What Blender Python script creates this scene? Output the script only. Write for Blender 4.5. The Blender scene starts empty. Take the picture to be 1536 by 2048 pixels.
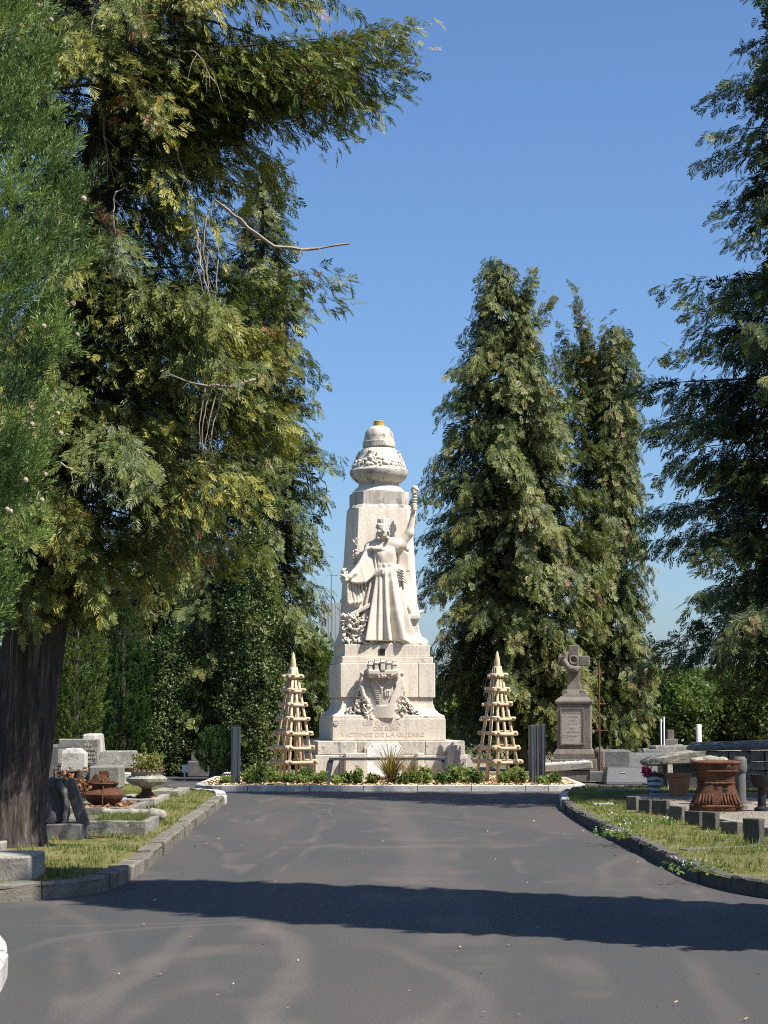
import bpy, bmesh, math, random
import numpy as np
from mathutils import Vector, Matrix, noise as mnoise
R = math.radians
sc = bpy.context.scene
COL = sc.collection

# ------------------------------------------------------------------ camera, sky, sun, exposure
FPX, HOR, EYE = 4000.0, 1420.0, 1.6            # focal length and horizon row (in 1536x2048 px), eye height
PITCH = math.atan((HOR - 1024.0) / FPX)
cam_d = bpy.data.cameras.new('camera')
cam = bpy.data.objects.new('camera', cam_d); COL.objects.link(cam)
cam.location = (0, 0, EYE); cam.rotation_euler = (math.pi / 2 + PITCH, 0, 0)
cam_d.sensor_fit = 'VERTICAL'; cam_d.sensor_height = 36.0; cam_d.lens = 36.0 * FPX / 2048.0
cam_d.clip_end = 2000
sc.camera = cam

SUN_AZ, SUN_EL = R(60), R(55)                   # behind the camera to the right
w = bpy.data.worlds.new('World'); sc.world = w; w.use_nodes = True
nt = w.node_tree; bg = nt.nodes['Background']
sky = nt.nodes.new('ShaderNodeTexSky'); sky.sky_type = 'NISHITA'; sky.sun_disc = False
sky.sun_elevation = SUN_EL; sky.sun_rotation = math.pi - SUN_AZ
sky.air_density = 1.0; sky.dust_density = 1.2; sky.ozone_density = 10.0; sky.altitude = 100
nt.links.new(sky.outputs[0], bg.inputs[0]); bg.inputs[1].default_value = 0.088
sun_d = bpy.data.lights.new('sun', 'SUN'); sun = bpy.data.objects.new('sun', sun_d); COL.objects.link(sun)
sun_d.energy = 5.0; sun_d.angle = R(0.53); sun_d.color = (1.0, 0.95, 0.86)
sd = Vector((math.sin(SUN_AZ) * math.cos(SUN_EL), -math.cos(SUN_AZ) * math.cos(SUN_EL), math.sin(SUN_EL)))
sun.rotation_euler = (-sd).to_track_quat('-Z', 'Y').to_euler(); sun.location = (20, -20, 40)
vs = sc.view_settings; vs.view_transform = 'Standard'; vs.look = 'None'; vs.gamma = 1; vs.exposure = 0.85
vs.use_curve_mapping = False
sc.render.engine = 'CYCLES'
sc.cycles.max_bounces = 5; sc.cycles.diffuse_bounces = 3; sc.cycles.glossy_bounces = 2
sc.cycles.transmission_bounces = 2; sc.cycles.use_denoising = False; sc.cycles.filter_width = 1.05; sc.cycles.sample_clamp_indirect = 4.0
sc.cycles.caustics_reflective = False; sc.cycles.caustics_refractive = False

# ------------------------------------------------------------------ photo geometry -> world
def ray(px, py):
    u, v = (px - 768.0) / FPX, (1024.0 - py) / FPX
    c, s = math.cos(PITCH), math.sin(PITCH)
    return Vector((u, c - s * v, s + c * v))
def at(px, py, d):
    r = ray(px, py); return Vector((0, 0, EYE)) + r * (d / r.y)
def gnd(px, py, z=0.0):
    r = ray(px, py); return Vector((0, 0, EYE)) + r * ((z - EYE) / r.z)
def zat(py, d): return at(768, py, d).z
def xat(px, d): return at(px, HOR, d).x

# ------------------------------------------------------------------ object helpers
STUFFY = {'lettering', 'bare_twigs', 'limbs', 'crown', 'leaves', 'stems', 'heads', 'blades', 'weeds', 'flower', 'dead_flower', 'grass_fill', 'dry_creeper', 'gravel_top'}
def tag(o, label=None, cat=None, group=None, kind=None):
    if label: o['label'] = label
    if cat: o['category'] = cat
    if group: o['group'] = group
    if kind: o['kind'] = kind
    return o
def thing(name, label, cat, loc=(0, 0, 0), rz=0.0, group=None):
    o = bpy.data.objects.new(name, None); COL.objects.link(o)
    o.location = loc; o.rotation_euler = (0, 0, rz); o.empty_display_size = 0.2
    return tag(o, label, cat, group)
def link(name, me, m, parent=None, loc=None):
    o = bpy.data.objects.new(name, me); COL.objects.link(o)
    if m is not None and len(me.materials) == 0: me.materials.append(m)
    if parent is not None: o.parent = parent
    if name in STUFFY: o['kind'] = 'stuff'
    if loc is not None: o.location = loc
    return o
def np_mesh(name, V, Q, tint=None, smooth=False):
    me = bpy.data.meshes.new(name)
    V = np.asarray(V, dtype=np.float32); Q = np.asarray(Q, dtype=np.int32)
    k = Q.shape[1]
    me.vertices.add(len(V)); me.vertices.foreach_set('co', V.ravel())
    me.loops.add(Q.size); me.loops.foreach_set('vertex_index', Q.ravel())
    me.polygons.add(len(Q)); me.polygons.foreach_set('loop_start', np.arange(0, Q.size, k, dtype=np.int32))
    if smooth: me.polygons.foreach_set('use_smooth', np.ones(len(Q), dtype=bool))
    me.update(calc_edges=True)
    if tint is not None:
        a = me.attributes.new('tint', 'FLOAT', 'POINT'); a.data.foreach_set('value', np.asarray(tint, dtype=np.float32))
    return me
def fb(p, s=1.0, o=3):
    v = 0; a = 1
    for i in range(o):
        v += a * mnoise.noise(Vector(p) * s); s *= 2.1; a *= 0.5
    return v

class MB:
    def __init__(self): self.v = []; self.f = []
    def add(self, vs_, fs):
        o = len(self.v); self.v += [tuple(x) for x in vs_]; self.f += [tuple(i + o for i in q) for q in fs]; return self
    def box(self, c, s, rz=0.0, top=1.0, rx=0.0, ry=0.0):
        M = Matrix.Rotation(rz, 3, 'Z') @ Matrix.Rotation(ry, 3, 'Y') @ Matrix.Rotation(rx, 3, 'X')
        tp = top if isinstance(top, tuple) else (top, top)
        vs_ = []
        for z in (-.5, .5):
            kx, ky = tp if z > 0 else (1, 1)
            for (x, y) in ((-.5, -.5), (.5, -.5), (.5, .5), (-.5, .5)):
                vs_.append(Vector(c) + M @ Vector((x * s[0] * kx, y * s[1] * ky, z * s[2])))
        return self.add(vs_, [(3, 2, 1, 0), (4, 5, 6, 7), (0, 1, 5, 4), (1, 2, 6, 5), (2, 3, 7, 6), (3, 0, 4, 7)])
    def bz(self, x0, x1, y0, y1, z0, z1):
        return self.box(((x0 + x1) / 2, (y0 + y1) / 2, (z0 + z1) / 2), (x1 - x0, y1 - y0, z1 - z0))
    def rings(self, rings, cap=True, closed=True):
        n = len(rings[0]); fs = []
        vs_ = [p for r in rings for p in r]
        for i in range(len(rings) - 1):
            for j in range(n if closed else n - 1):
                a, b = i * n + j, i * n + (j + 1) % n
                fs.append((a, b, b + n, a + n))
        if cap:
            fs.append(tuple(range(n - 1, -1, -1))); fs.append(tuple(range((len(rings) - 1) * n, len(rings) * n)))
        return self.add(vs_, fs)
    def lathe(self, prof, n=32, c=(0, 0, 0), sq=1.0, rz=0.0):
        rs = []
        for r, z in prof:
            rs.append([(c[0] + r * math.cos(rz + 2 * math.pi * j / n), c[1] + sq * r * math.sin(rz + 2 * math.pi * j / n), c[2] + z) for j in range(n)])
        return self.rings(rs)
    def tube(self, pts, rad, n=8):
        pts = [Vector(p) for p in pts]; rs = []
        if not hasattr(rad, '__len__'): rad = [rad] * len(pts)
        for i, p in enumerate(pts):
            t = (pts[min(i + 1, len(pts) - 1)] - pts[max(i - 1, 0)]).normalized()
            a = t.cross(Vector((0, 0, 1)) if abs(t.z) < .9 else Vector((1, 0, 0))).normalized(); b = t.cross(a)
            rs.append([p + (a * math.cos(2 * math.pi * j / n) + b * math.sin(2 * math.pi * j / n)) * rad[i] for j in range(n)])
        return self.rings([r[::-1] for r in rs])
    def prism(self, poly, z0, z1):          # poly ccw in xy
        n = len(poly)
        return self.rings([[(p[0], p[1], z0) for p in poly], [(p[0], p[1], z1) for p in poly]])
    def slab_y(self, poly, y0, y1):         # poly in xz, extruded along y (y0 front, y1 back)
        return self.rings([[(p[0], y0, p[1]) for p in poly], [(p[0], y1, p[1]) for p in poly]])
    def mesh(self, name='mesh', smooth=False):
        me = bpy.data.meshes.new(name); me.from_pydata(self.v, [], self.f); me.update()
        bm = bmesh.new(); bm.from_mesh(me); bmesh.ops.recalc_face_normals(bm, faces=bm.faces); bm.to_mesh(me); bm.free()
        if smooth: me.polygons.foreach_set('use_smooth', [True] * len(me.polygons))
        return me
    def build(self, name, m, parent=None, loc=None, smooth=False, bevel=0.0, seg=1):
        o = link(name, self.mesh(name, smooth), m, parent, loc)
        if bevel:
            b = o.modifiers.new('bevel', 'BEVEL'); b.width = bevel; b.segments = seg; b.limit_method = 'ANGLE'; b.angle_limit = R(35)
        if smooth == 'auto' or (smooth and bevel):
            pass
        return o
def smooth_by_angle(o, ang=40):
    me = o.data; bm = bmesh.new(); bm.from_mesh(me)
    for f in bm.faces: f.smooth = True
    for e in bm.edges:
        if len(e.link_faces) == 2 and e.calc_face_angle(0) > R(ang): e.smooth = False
    bm.to_mesh(me); bm.free(); return o
def rough(me, amp, scale, seed=0.0, cuts=0, low=None):
    """subdivide and knock about a stone so its edges are not ruled"""
    bm = bmesh.new(); bm.from_mesh(me)
    if cuts: bmesh.ops.subdivide_edges(bm, edges=bm.edges, cuts=cuts, use_grid_fill=True)
    for v in bm.verts:
        p = v.co
        d = Vector((fb((p.x + seed, p.y, p.z), scale, 2), fb((p.x, p.y + 7 + seed, p.z), scale, 2), fb((p.x, p.y, p.z + 13 + seed), scale, 2)))
        v.co = p + d * amp
    for f in bm.faces: f.smooth = False
    bm.to_mesh(me); bm.free(); return me
def rblock(name, m, size, parent=None, loc=(0, 0, 0), rz=0.0, amp=.012, cuts=4, seed=None, top=1.0, rx=0, ry=0):
    """a rough stone block whose base sits at loc"""
    global _rs
    _rs += 1.37
    mb = MB().box((0, 0, size[2] / 2), size, top=top)
    me = mb.mesh(name); bm = bmesh.new(); bm.from_mesh(me)
    bmesh.ops.bevel(bm, geom=list(bm.edges), offset=min(size) * .07, segments=1, affect='EDGES', profile=.5)
    bm.to_mesh(me); bm.free()
    cuts = max(1, cuts - 2)
    rough(me, amp, 3.0 / max(.15, min(size)) * .35, _rs if seed is None else seed, cuts)
    o = link(name, me, m, parent, loc); o.rotation_euler = (rx, ry, rz); return o
_rs = 0.0

# ------------------------------------------------------------------ materials
def new_mat(name):
    m = bpy.data.materials.new(name); m.use_nodes = True
    return m, m.node_tree, m.node_tree.nodes['Principled BSDF']
def N(nt, t, **kw):
    n = nt.nodes.new(t)
    for k, v in kw.items():
        if k in n.inputs: n.inputs[k].default_value = v
        else: setattr(n, k, v)
    return n
def ramp(nt, src, stops):
    r = nt.nodes.new('ShaderNodeValToRGB'); e = r.color_ramp.elements
    while len(e) < len(stops): e.new(.5)
    for i, (p, c) in enumerate(stops):
        e[i].position = p; e[i].color = (c[0], c[1], c[2], 1) if hasattr(c, '__len__') else (c, c, c, 1)
    nt.links.new(src, r.inputs[0]); return r
def mix(nt, fac, a, b, mode='MIX'):
    m = nt.nodes.new('ShaderNodeMix'); m.data_type = 'RGBA'; m.blend_type = mode
    for s, v in ((0, fac), (6, a), (7, b)):
        if hasattr(v, 'links') or hasattr(v, 'is_linked'): nt.links.new(v, m.inputs[s])
        else: m.inputs[s].default_value = v if not hasattr(v, '__len__') else (v[0], v[1], v[2], 1)
    return m.outputs[2]
def surf(name, c1, c2, scale=3.0, rough_=0.85, bump=.3, bscale=30, spots=None, spot_col=None, spot_scale=9, spot_at=.62, spec=.3,
         streak=None, stretch=(1, 1, 1), metal=0, fine=None, coords='Object', vary=.10):
    m, nt, b = new_mat(name)
    tc = N(nt, 'ShaderNodeTexCoord'); mp = N(nt, 'ShaderNodeMapping'); mp.inputs['Scale'].default_value = stretch
    nt.links.new(tc.outputs[coords], mp.inputs[0]); co = mp.outputs[0]
    oi = N(nt, 'ShaderNodeObjectInfo')
    off = N(nt, 'ShaderNodeVectorMath', operation='SCALE'); cx = N(nt, 'ShaderNodeCombineXYZ')
    for i in range(3): nt.links.new(oi.outputs['Random'], cx.inputs[i])
    nt.links.new(cx.outputs[0], off.inputs[0]); off.inputs['Scale'].default_value = 37.0
    ad = N(nt, 'ShaderNodeVectorMath', operation='ADD'); nt.links.new(co, ad.inputs[0]); nt.links.new(off.outputs[0], ad.inputs[1]); co = ad.outputs[0]
    n1 = N(nt, 'ShaderNodeTexNoise', Scale=scale, Detail=6.0, Roughness=.62); nt.links.new(co, n1.inputs['Vector'])
    r1 = ramp(nt, n1.outputs['Fac'], [(.32, c1), (.68, c2)]); col = r1.outputs[0]
    if spots:
        n2 = N(nt, 'ShaderNodeTexNoise', Scale=spot_scale, Detail=5.0, Roughness=.7, Distortion=.4); nt.links.new(co, n2.inputs['Vector'])
        r2 = ramp(nt, n2.outputs['Fac'], [(spot_at, 0), (spot_at + .07, spots)])
        col = mix(nt, r2.outputs[0], col, spot_col)
    if streak:
        ms = N(nt, 'ShaderNodeMapping'); ms.inputs['Scale'].default_value = (5, 5, .5); nt.links.new(tc.outputs[coords], ms.inputs[0])
        n3 = N(nt, 'ShaderNodeTexNoise', Scale=1.6, Detail=4.0); nt.links.new(ms.outputs[0], n3.inputs['Vector'])
        r3 = ramp(nt, n3.outputs['Fac'], [(.5, 0), (.72, streak[0])]); col = mix(nt, r3.outputs[0], col, streak[1])
    nf = N(nt, 'ShaderNodeTexNoise', Scale=bscale, Detail=5.0, Roughness=.7); nt.links.new(co, nf.inputs['Vector'])
    rf = ramp(nt, nf.outputs['Fac'], [(.3, .78 if fine is None else fine), (.7, 1.1)])
    col = mix(nt, 1.0, col, rf.outputs[0], 'MULTIPLY')
    rv_ = N(nt, 'ShaderNodeMapRange'); nt.links.new(oi.outputs['Random'], rv_.inputs[0]); rv_.inputs[3].default_value = 1 - vary; rv_.inputs[4].default_value = 1 + vary * .6
    col = mix(nt, 1.0, col, rv_.outputs[0], 'MULTIPLY')
    nt.links.new(col, b.inputs['Base Color'])
    b.inputs['Roughness'].default_value = rough_; b.inputs['Specular IOR Level'].default_value = spec; b.inputs['Metallic'].default_value = metal
    if bump:
        bp = N(nt, 'ShaderNodeBump', Strength=bump, Distance=.02); nt.links.new(nf.outputs['Fac'], bp.inputs['Height']); nt.links.new(bp.outputs[0], b.inputs['Normal'])
    return m
def leaf_mat(name, stops, trans=.35, rough_=.5, spec=.35):
    m, nt, b = new_mat(name)
    at_ = N(nt, 'ShaderNodeAttribute', attribute_name='tint'); r = ramp(nt, at_.outputs['Fac'], stops)
    nt.links.new(r.outputs[0], b.inputs['Base Color']); b.inputs['Roughness'].default_value = rough_; b.inputs['Specular IOR Level'].default_value = spec
    tr = N(nt, 'ShaderNodeBsdfTranslucent'); hs = N(nt, 'ShaderNodeHueSaturation', Saturation=1.1, Value=1.25)
    nt.links.new(r.outputs[0], hs.inputs['Color']); nt.links.new(hs.outputs[0], tr.inputs[0])
    mx = N(nt, 'ShaderNodeMixShader'); mx.inputs[0].default_value = trans
    nt.links.new(b.outputs[0], mx.inputs[1]); nt.links.new(tr.outputs[0], mx.inputs[2])
    nt.links.new(mx.outputs[0], nt.nodes['Material Output'].inputs['Surface']); return m
def bark_mat(name, c1, c2, c3):
    m, nt, b = new_mat(name)
    tc = N(nt, 'ShaderNodeTexCoord'); mp = N(nt, 'ShaderNodeMapping'); mp.inputs['Scale'].default_value = (9, 9, .8)
    nt.links.new(tc.outputs['Object'], mp.inputs[0])
    n1 = N(nt, 'ShaderNodeTexNoise', Scale=2.2, Detail=7.0, Roughness=.65, Distortion=.6); nt.links.new(mp.outputs[0], n1.inputs['Vector'])
    r1 = ramp(nt, n1.outputs['Fac'], [(.32, c1), (.56, c2), (.74, c3)]); nt.links.new(r1.outputs[0], b.inputs['Base Color'])
    b.inputs['Roughness'].default_value = .92; b.inputs['Specular IOR Level'].default_value = .15
    bp = N(nt, 'ShaderNodeBump', Strength=.9, Distance=.04); nt.links.new(n1.outputs['Fac'], bp.inputs['Height']); nt.links.new(bp.outputs[0], b.inputs['Normal'])
    return m

M = {}
M['stone'] = surf('limestone', (.63, .55, .45), (.73, .65, .54), 2.2, .8, .25, 26, .55, (.42, .39, .35), 5, .60, .25, streak=(.5, (.40, .36, .31)))
M['stone_dirty'] = surf('weathered_limestone', (.48, .44, .38), (.64, .58, .49), 3, .85, .4, 30, .8, (.22, .20, .18), 4, .54, .2, streak=(.8, (.24, .22, .19)))
M['figure'] = surf('carved_limestone', (.56, .49, .40), (.64, .565, .475), 3, .75, .12, 40, .3, (.45, .42, .38), 6, .64, .25)
M['letter'] = surf('cut_letters', (.50, .43, .345), (.56, .49, .40), 8, .9, 0)
M['gold'] = surf('ochre_lichen_cap', (.52, .36, .10), (.40, .26, .07), 8, .6, .2, 30)
M['brass'] = surf('dark_bronze', (.035, .04, .03), (.06, .06, .05), 9, .5, .1)
M['marble'] = surf('white_marble', (.78, .77, .74), (.70, .69, .67), 3, .45, .05, 20)
M['pinkstone'] = surf('pink_border_stone', (.55, .42, .38), (.62, .5, .46), 5, .6, .1)
M['greystone'] = surf('grey_granite_weathered', (.135, .128, .115), (.24, .228, .205), 5, .9, .6, 40, .7, (.48, .46, .40), 14, .58, .2)
M['concrete'] = surf('pale_concrete', (.25, .23, .195), (.38, .35, .30), 4, .9, .5, 40, .7, (.24, .22, .19), 7, .58, .2)
M['kerb_old'] = surf('old_kerb_stone', (.12, .108, .088), (.21, .19, .155), 5, .92, .7, 35, .8, (.13, .115, .09), 6, .56, .2)
M['kerb_dark'] = surf('dark_kerb_stone', (.075, .07, .06), (.14, .13, .115), 6, .92, .7, 35, .7, (.07, .07, .045), 6, .55, .2)
M['kerb_new'] = surf('new_kerb_concrete', (.40, .385, .355), (.53, .51, .47), 4, .85, .35, 50, .6, (.25, .235, .21), 5, .56, .2)
M['darkgranite'] = surf('dark_granite', (.055, .056, .06), (.09, .09, .092), 20, .5, .02, 80, spec=.5)
M['slate'] = surf('slate_stone', (.085, .085, .083), (.15, .147, .14), 5, .85, .3, 30, .5, (.3, .29, .25), 9, .6)
M['lichen'] = surf('lichen_stone', (.19, .18, .155), (.34, .32, .27), 7, .95, .9, 30, .8, (.45, .43, .30), 9, .55, .15)
M['brownstone'] = surf('brown_sandstone', (.13, .112, .098), (.20, .172, .148), 4, .88, .4, 35, .6, (.11, .09, .08), 7, .57, .2, streak=(.35, (.30, .25, .18)))
M['rust'] = surf('rusted_iron', (.065, .032, .021), (.165, .070, .037), 7, .9, 1.0, 30, .7, (.07, .035, .025), 8, .55, .2)
M['rustdark'] = surf('dark_rusted_iron', (.08, .035, .022), (.17, .075, .04), 6, .85, .6, 30, .6, (.04, .025, .02), 8, .55, .2)
M['terracotta'] = surf('terracotta', (.30, .12, .06), (.42, .18, .09), 4, .8, .2, 40, .5, (.5, .36, .25), 6, .6)
M['whitestone'] = surf('stained_white_stone', (.40, .385, .35), (.56, .54, .49), 4, .8, .3, 30, .8, (.26, .25, .22), 6, .54, .2, streak=(.7, (.30, .28, .25)))
M['whitepaint'] = surf('white_paint', (.78, .77, .74), (.7, .69, .66), 5, .6, .05)
M['black'] = surf('black_pot', (.012, .012, .014), (.025, .025, .028), 6, .5, .1)
M['steel'] = surf('anthracite_steel', (.045, .055, .066), (.06, .07, .082), 3, .45, .03, 60, spec=.5)
M['wood'] = surf('peeled_wood', (.57, .42, .26), (.72, .57, .39), 4, .75, .3, 20, .5, (.30, .19, .10), 5, .56, stretch=(3, 3, 1), vary=.22)
M['bark'] = bark_mat('fibrous_bark', (.022, .018, .017), (.075, .060, .053), (.27, .20, .15))
M['bark2'] = bark_mat('ivy_bark', (.06, .06, .03), (.16, .14, .07), (.26, .23, .13))
M['twig'] = surf('grey_twigs', (.20, .165, .13), (.32, .27, .22), 6, .9, .2)
M['limb'] = surf('brown_limbs', (.05, .036, .026), (.11, .08, .06), 6, .95, .4)
M['cladding'] = surf('grey_cladding', (.33, .36, .37), (.38, .41, .42), 1, .6, 0)
M['iron'] = surf('rusty_bar', (.10, .045, .03), (.16, .075, .05), 9, .85, .2)
M['gravel'] = surf('pink_gravel_bed', (.20, .17, .14), (.34, .29, .245), 38, .95, .9, 90, .6, (.2, .16, .12), 30, .55)
M['soil'] = surf('dry_soil', (.12, .085, .06), (.22, .16, .11), 5, .95, .8, 40)
M['mulch'] = surf('wood_chip', (.42, .28, .14), (.62, .45, .27), 9, .9, .5)
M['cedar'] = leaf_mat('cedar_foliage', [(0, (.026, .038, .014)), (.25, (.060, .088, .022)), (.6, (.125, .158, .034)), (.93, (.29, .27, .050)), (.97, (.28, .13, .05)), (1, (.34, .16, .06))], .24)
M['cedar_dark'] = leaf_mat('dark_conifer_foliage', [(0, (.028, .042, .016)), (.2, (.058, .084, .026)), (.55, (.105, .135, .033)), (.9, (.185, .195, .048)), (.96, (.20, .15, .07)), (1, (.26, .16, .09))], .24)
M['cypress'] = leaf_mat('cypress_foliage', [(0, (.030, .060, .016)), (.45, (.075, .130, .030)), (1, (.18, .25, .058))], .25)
M['thuja'] = leaf_mat('thuja_foliage', [(0, (.035, .065, .016)), (.5, (.075, .115, .026)), (1, (.13, .165, .04))], .35)
M['ivy'] = leaf_mat('ivy_leaves', [(0, (.03, .06, .015)), (.5, (.07, .11, .028)), (1, (.13, .165, .05))], .2, .45, .4)
M['broad'] = leaf_mat('broadleaf', [(0, (.03, .06, .013)), (.5, (.07, .115, .025)), (1, (.14, .18, .042))], .4)
M['shrub'] = leaf_mat('shrub_leaves', [(0, (.07, .12, .035)), (.5, (.15, .21, .055)), (1, (.27, .32, .085))], .45)
M['sedge'] = leaf_mat('sedge_blades', [(0, (.09, .085, .035)), (.5, (.20, .16, .05)), (1, (.36, .23, .05))], .35)
M['grassblade'] = leaf_mat('grass_blades', [(0, (.065, .10, .02)), (.5, (.165, .19, .042)), (.85, (.27, .255, .085)), (1, (.38, .32, .15))], .4)
M['petal'] = leaf_mat('pink_petals', [(0, (.55, .04, .12)), (1, (.7, .12, .2))], .3)
M['daisy'] = leaf_mat('white_flowers', [(0, (.75, .74, .7)), (1, (.8, .79, .75))], .3)
M['cone'] = surf('cypress_cones', (.30, .22, .15), (.45, .36, .27), 9, .8, .3)

TRACKS = [(((478, 1832), (592, 1950), (505, 2060)), .16, .55), (((412, 1832), (300, 1930), (150, 2060)), .13, .5), (((700, 1880), (930, 1960), (965, 2060)), .14, .4), (((1350, 1900), (1425, 1990), (1450, 2080)), .12, .35),
          (((0, 1912), (260, 1860), (520, 1845)), .10, .35), (((40, 1850), (240, 1850), (470, 1842)), .07, .4), (((150, 1830), (185, 1870), (215, 1980)), .14, .35), (((770, 1600), (815, 1660), (860, 1745)), .35, .4), (((600, 1600), (640, 1650), (590, 1730)), .10, .25), (((1290, 1700), (1215, 1735), (1210, 1775)), .12, .4), (((480, 1650), (560, 1625), (620, 1600)), .08, .25)]
def asphalt():
    m, nt, b = new_mat('asphalt')
    tc = N(nt, 'ShaderNodeTexCoord'); co = tc.outputs['Object']
    mb_ = N(nt, 'ShaderNodeMapping'); mb_.inputs['Scale'].default_value = (1, .22, 1); nt.links.new(co, mb_.inputs[0])
    big = N(nt, 'ShaderNodeTexNoise', Scale=.5, Detail=4.0, Roughness=.55, Distortion=.8); nt.links.new(mb_.outputs[0], big.inputs['Vector'])
    r1 = ramp(nt, big.outputs['Fac'], [(.36, (.048, .048, .046)), (.52, (.056, .054, .051)), (.66, (.070, .060, .055))])
    # dusty tyre sweeps: thin curved bands
    mp = N(nt, 'ShaderNodeMapping'); mp.inputs['Scale'].default_value = (1, .16, 1); nt.links.new(co, mp.inputs[0])
    tr = N(nt, 'ShaderNodeTexNoise', Scale=.62, Detail=2.0, Roughness=.45, Distortion=.9); nt.links.new(mp.outputs[0], tr.inputs['Vector'])
    r2 = ramp(nt, tr.outputs['Fac'], [(.43, 0), (.475, 1), (.53, 0)])
    br = N(nt, 'ShaderNodeTexNoise', Scale=.9, Detail=3.0); nt.links.new(co, br.inputs['Vector'])
    rb = ramp(nt, br.outputs['Fac'], [(.42, 0), (.62, .6)])
    f1 = mix(nt, 1.0, r2.outputs[0], rb.outputs[0], 'MULTIPLY')
    col = mix(nt, f1, r1.outputs[0], (.11, .093, .078))
    wob = N(nt, 'ShaderNodeTexNoise', Scale=.6, Detail=1.0); nt.links.new(co, wob.inputs['Vector'])
    for arc, wd_, st_ in TRACKS:
        P = [gnd(*q) for q in arc]; (ax, ay), (bx_, by_), (cx_, cy_) = [(p.x, p.y) for p in P]
        D = 2 * (ax * (by_ - cy_) + bx_ * (cy_ - ay) + cx_ * (ay - by_))
        ux = ((ax * ax + ay * ay) * (by_ - cy_) + (bx_ * bx_ + by_ * by_) * (cy_ - ay) + (cx_ * cx_ + cy_ * cy_) * (ay - by_)) / D
        uy = ((ax * ax + ay * ay) * (cx_ - bx_) + (bx_ * bx_ + by_ * by_) * (ax - cx_) + (cx_ * cx_ + cy_ * cy_) * (bx_ - ax)) / D
        rad = math.hypot(ax - ux, ay - uy); ln_ = max(math.hypot(ax - bx_, ay - by_), math.hypot(cx_ - bx_, cy_ - by_))
        d1 = N(nt, 'ShaderNodeVectorMath', operation='DISTANCE'); nt.links.new(co, d1.inputs[0]); d1.inputs[1].default_value = (ux, uy, 0)
        s1 = N(nt, 'ShaderNodeMath', operation='MULTIPLY_ADD'); nt.links.new(wob.outputs['Fac'], s1.inputs[0]); s1.inputs[1].default_value = .3; s1.inputs[2].default_value = -.15 - rad
        s2 = N(nt, 'ShaderNodeMath', operation='ADD'); nt.links.new(d1.outputs['Value'], s2.inputs[0]); nt.links.new(s1.outputs[0], s2.inputs[1])
        s3 = N(nt, 'ShaderNodeMath', operation='ABSOLUTE'); nt.links.new(s2.outputs[0], s3.inputs[0])
        m1 = N(nt, 'ShaderNodeMapRange', interpolation_type='SMOOTHSTEP'); nt.links.new(s3.outputs[0], m1.inputs[0]); m1.inputs[1].default_value = wd_ * .15; m1.inputs[2].default_value = wd_; m1.inputs[3].default_value = st_ * .45; m1.inputs[4].default_value = 0
        d2 = N(nt, 'ShaderNodeVectorMath', operation='DISTANCE'); nt.links.new(co, d2.inputs[0]); d2.inputs[1].default_value = (bx_, by_, 0)
        m2 = N(nt, 'ShaderNodeMapRange', interpolation_type='SMOOTHSTEP'); nt.links.new(d2.outputs['Value'], m2.inputs[0]); m2.inputs[1].default_value = ln_ * .55; m2.inputs[2].default_value = ln_ * 1.05; m2.inputs[3].default_value = 1; m2.inputs[4].default_value = 0
        mm = N(nt, 'ShaderNodeMath', operation='MULTIPLY'); nt.links.new(m1.outputs[0], mm.inputs[0]); nt.links.new(m2.outputs[0], mm.inputs[1])
        col = mix(nt, mm.outputs[0], col, (.16, .135, .11))
    sp = N(nt, 'ShaderNodeTexNoise', Scale=60, Detail=3.0, Roughness=.8); nt.links.new(co, sp.inputs['Vector'])
    rs = ramp(nt, sp.outputs['Fac'], [(.3, .60), (.7, 1.40)]); col = mix(nt, 1.0, col, rs.outputs[0], 'MULTIPLY')
    vo = N(nt, 'ShaderNodeTexVoronoi', Scale=1.7, Randomness=1.0); nt.links.new(co, vo.inputs['Vector'])
    rv = ramp(nt, vo.outputs['Distance'], [(.018, .8), (.03, 0)]); col = mix(nt, rv.outputs[0], col, (.4, .36, .30))
    nt.links.new(col, b.inputs['Base Color']); b.inputs['Roughness'].default_value = .82; b.inputs['Specular IOR Level'].default_value = .35
    ag = N(nt, 'ShaderNodeTexVoronoi', Scale=110); nt.links.new(co, ag.inputs['Vector'])
    bp = N(nt, 'ShaderNodeBump', Strength=.35, Distance=.006); nt.links.new(ag.outputs['Distance'], bp.inputs['Height']); nt.links.new(bp.outputs[0], b.inputs['Normal'])
    return m
M['asphalt'] = asphalt()
def turf():
    return surf('turf_soil', (.085, .095, .03), (.19, .17, .07), 2.2, .95, .8, 26, .6, (.22, .17, .10), 4, .56, .1)
M['turf'] = turf()
M['terrain'] = surf('far_grassland', (.06, .085, .028), (.11, .12, .045), .15, .95, .5, 3)

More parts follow.
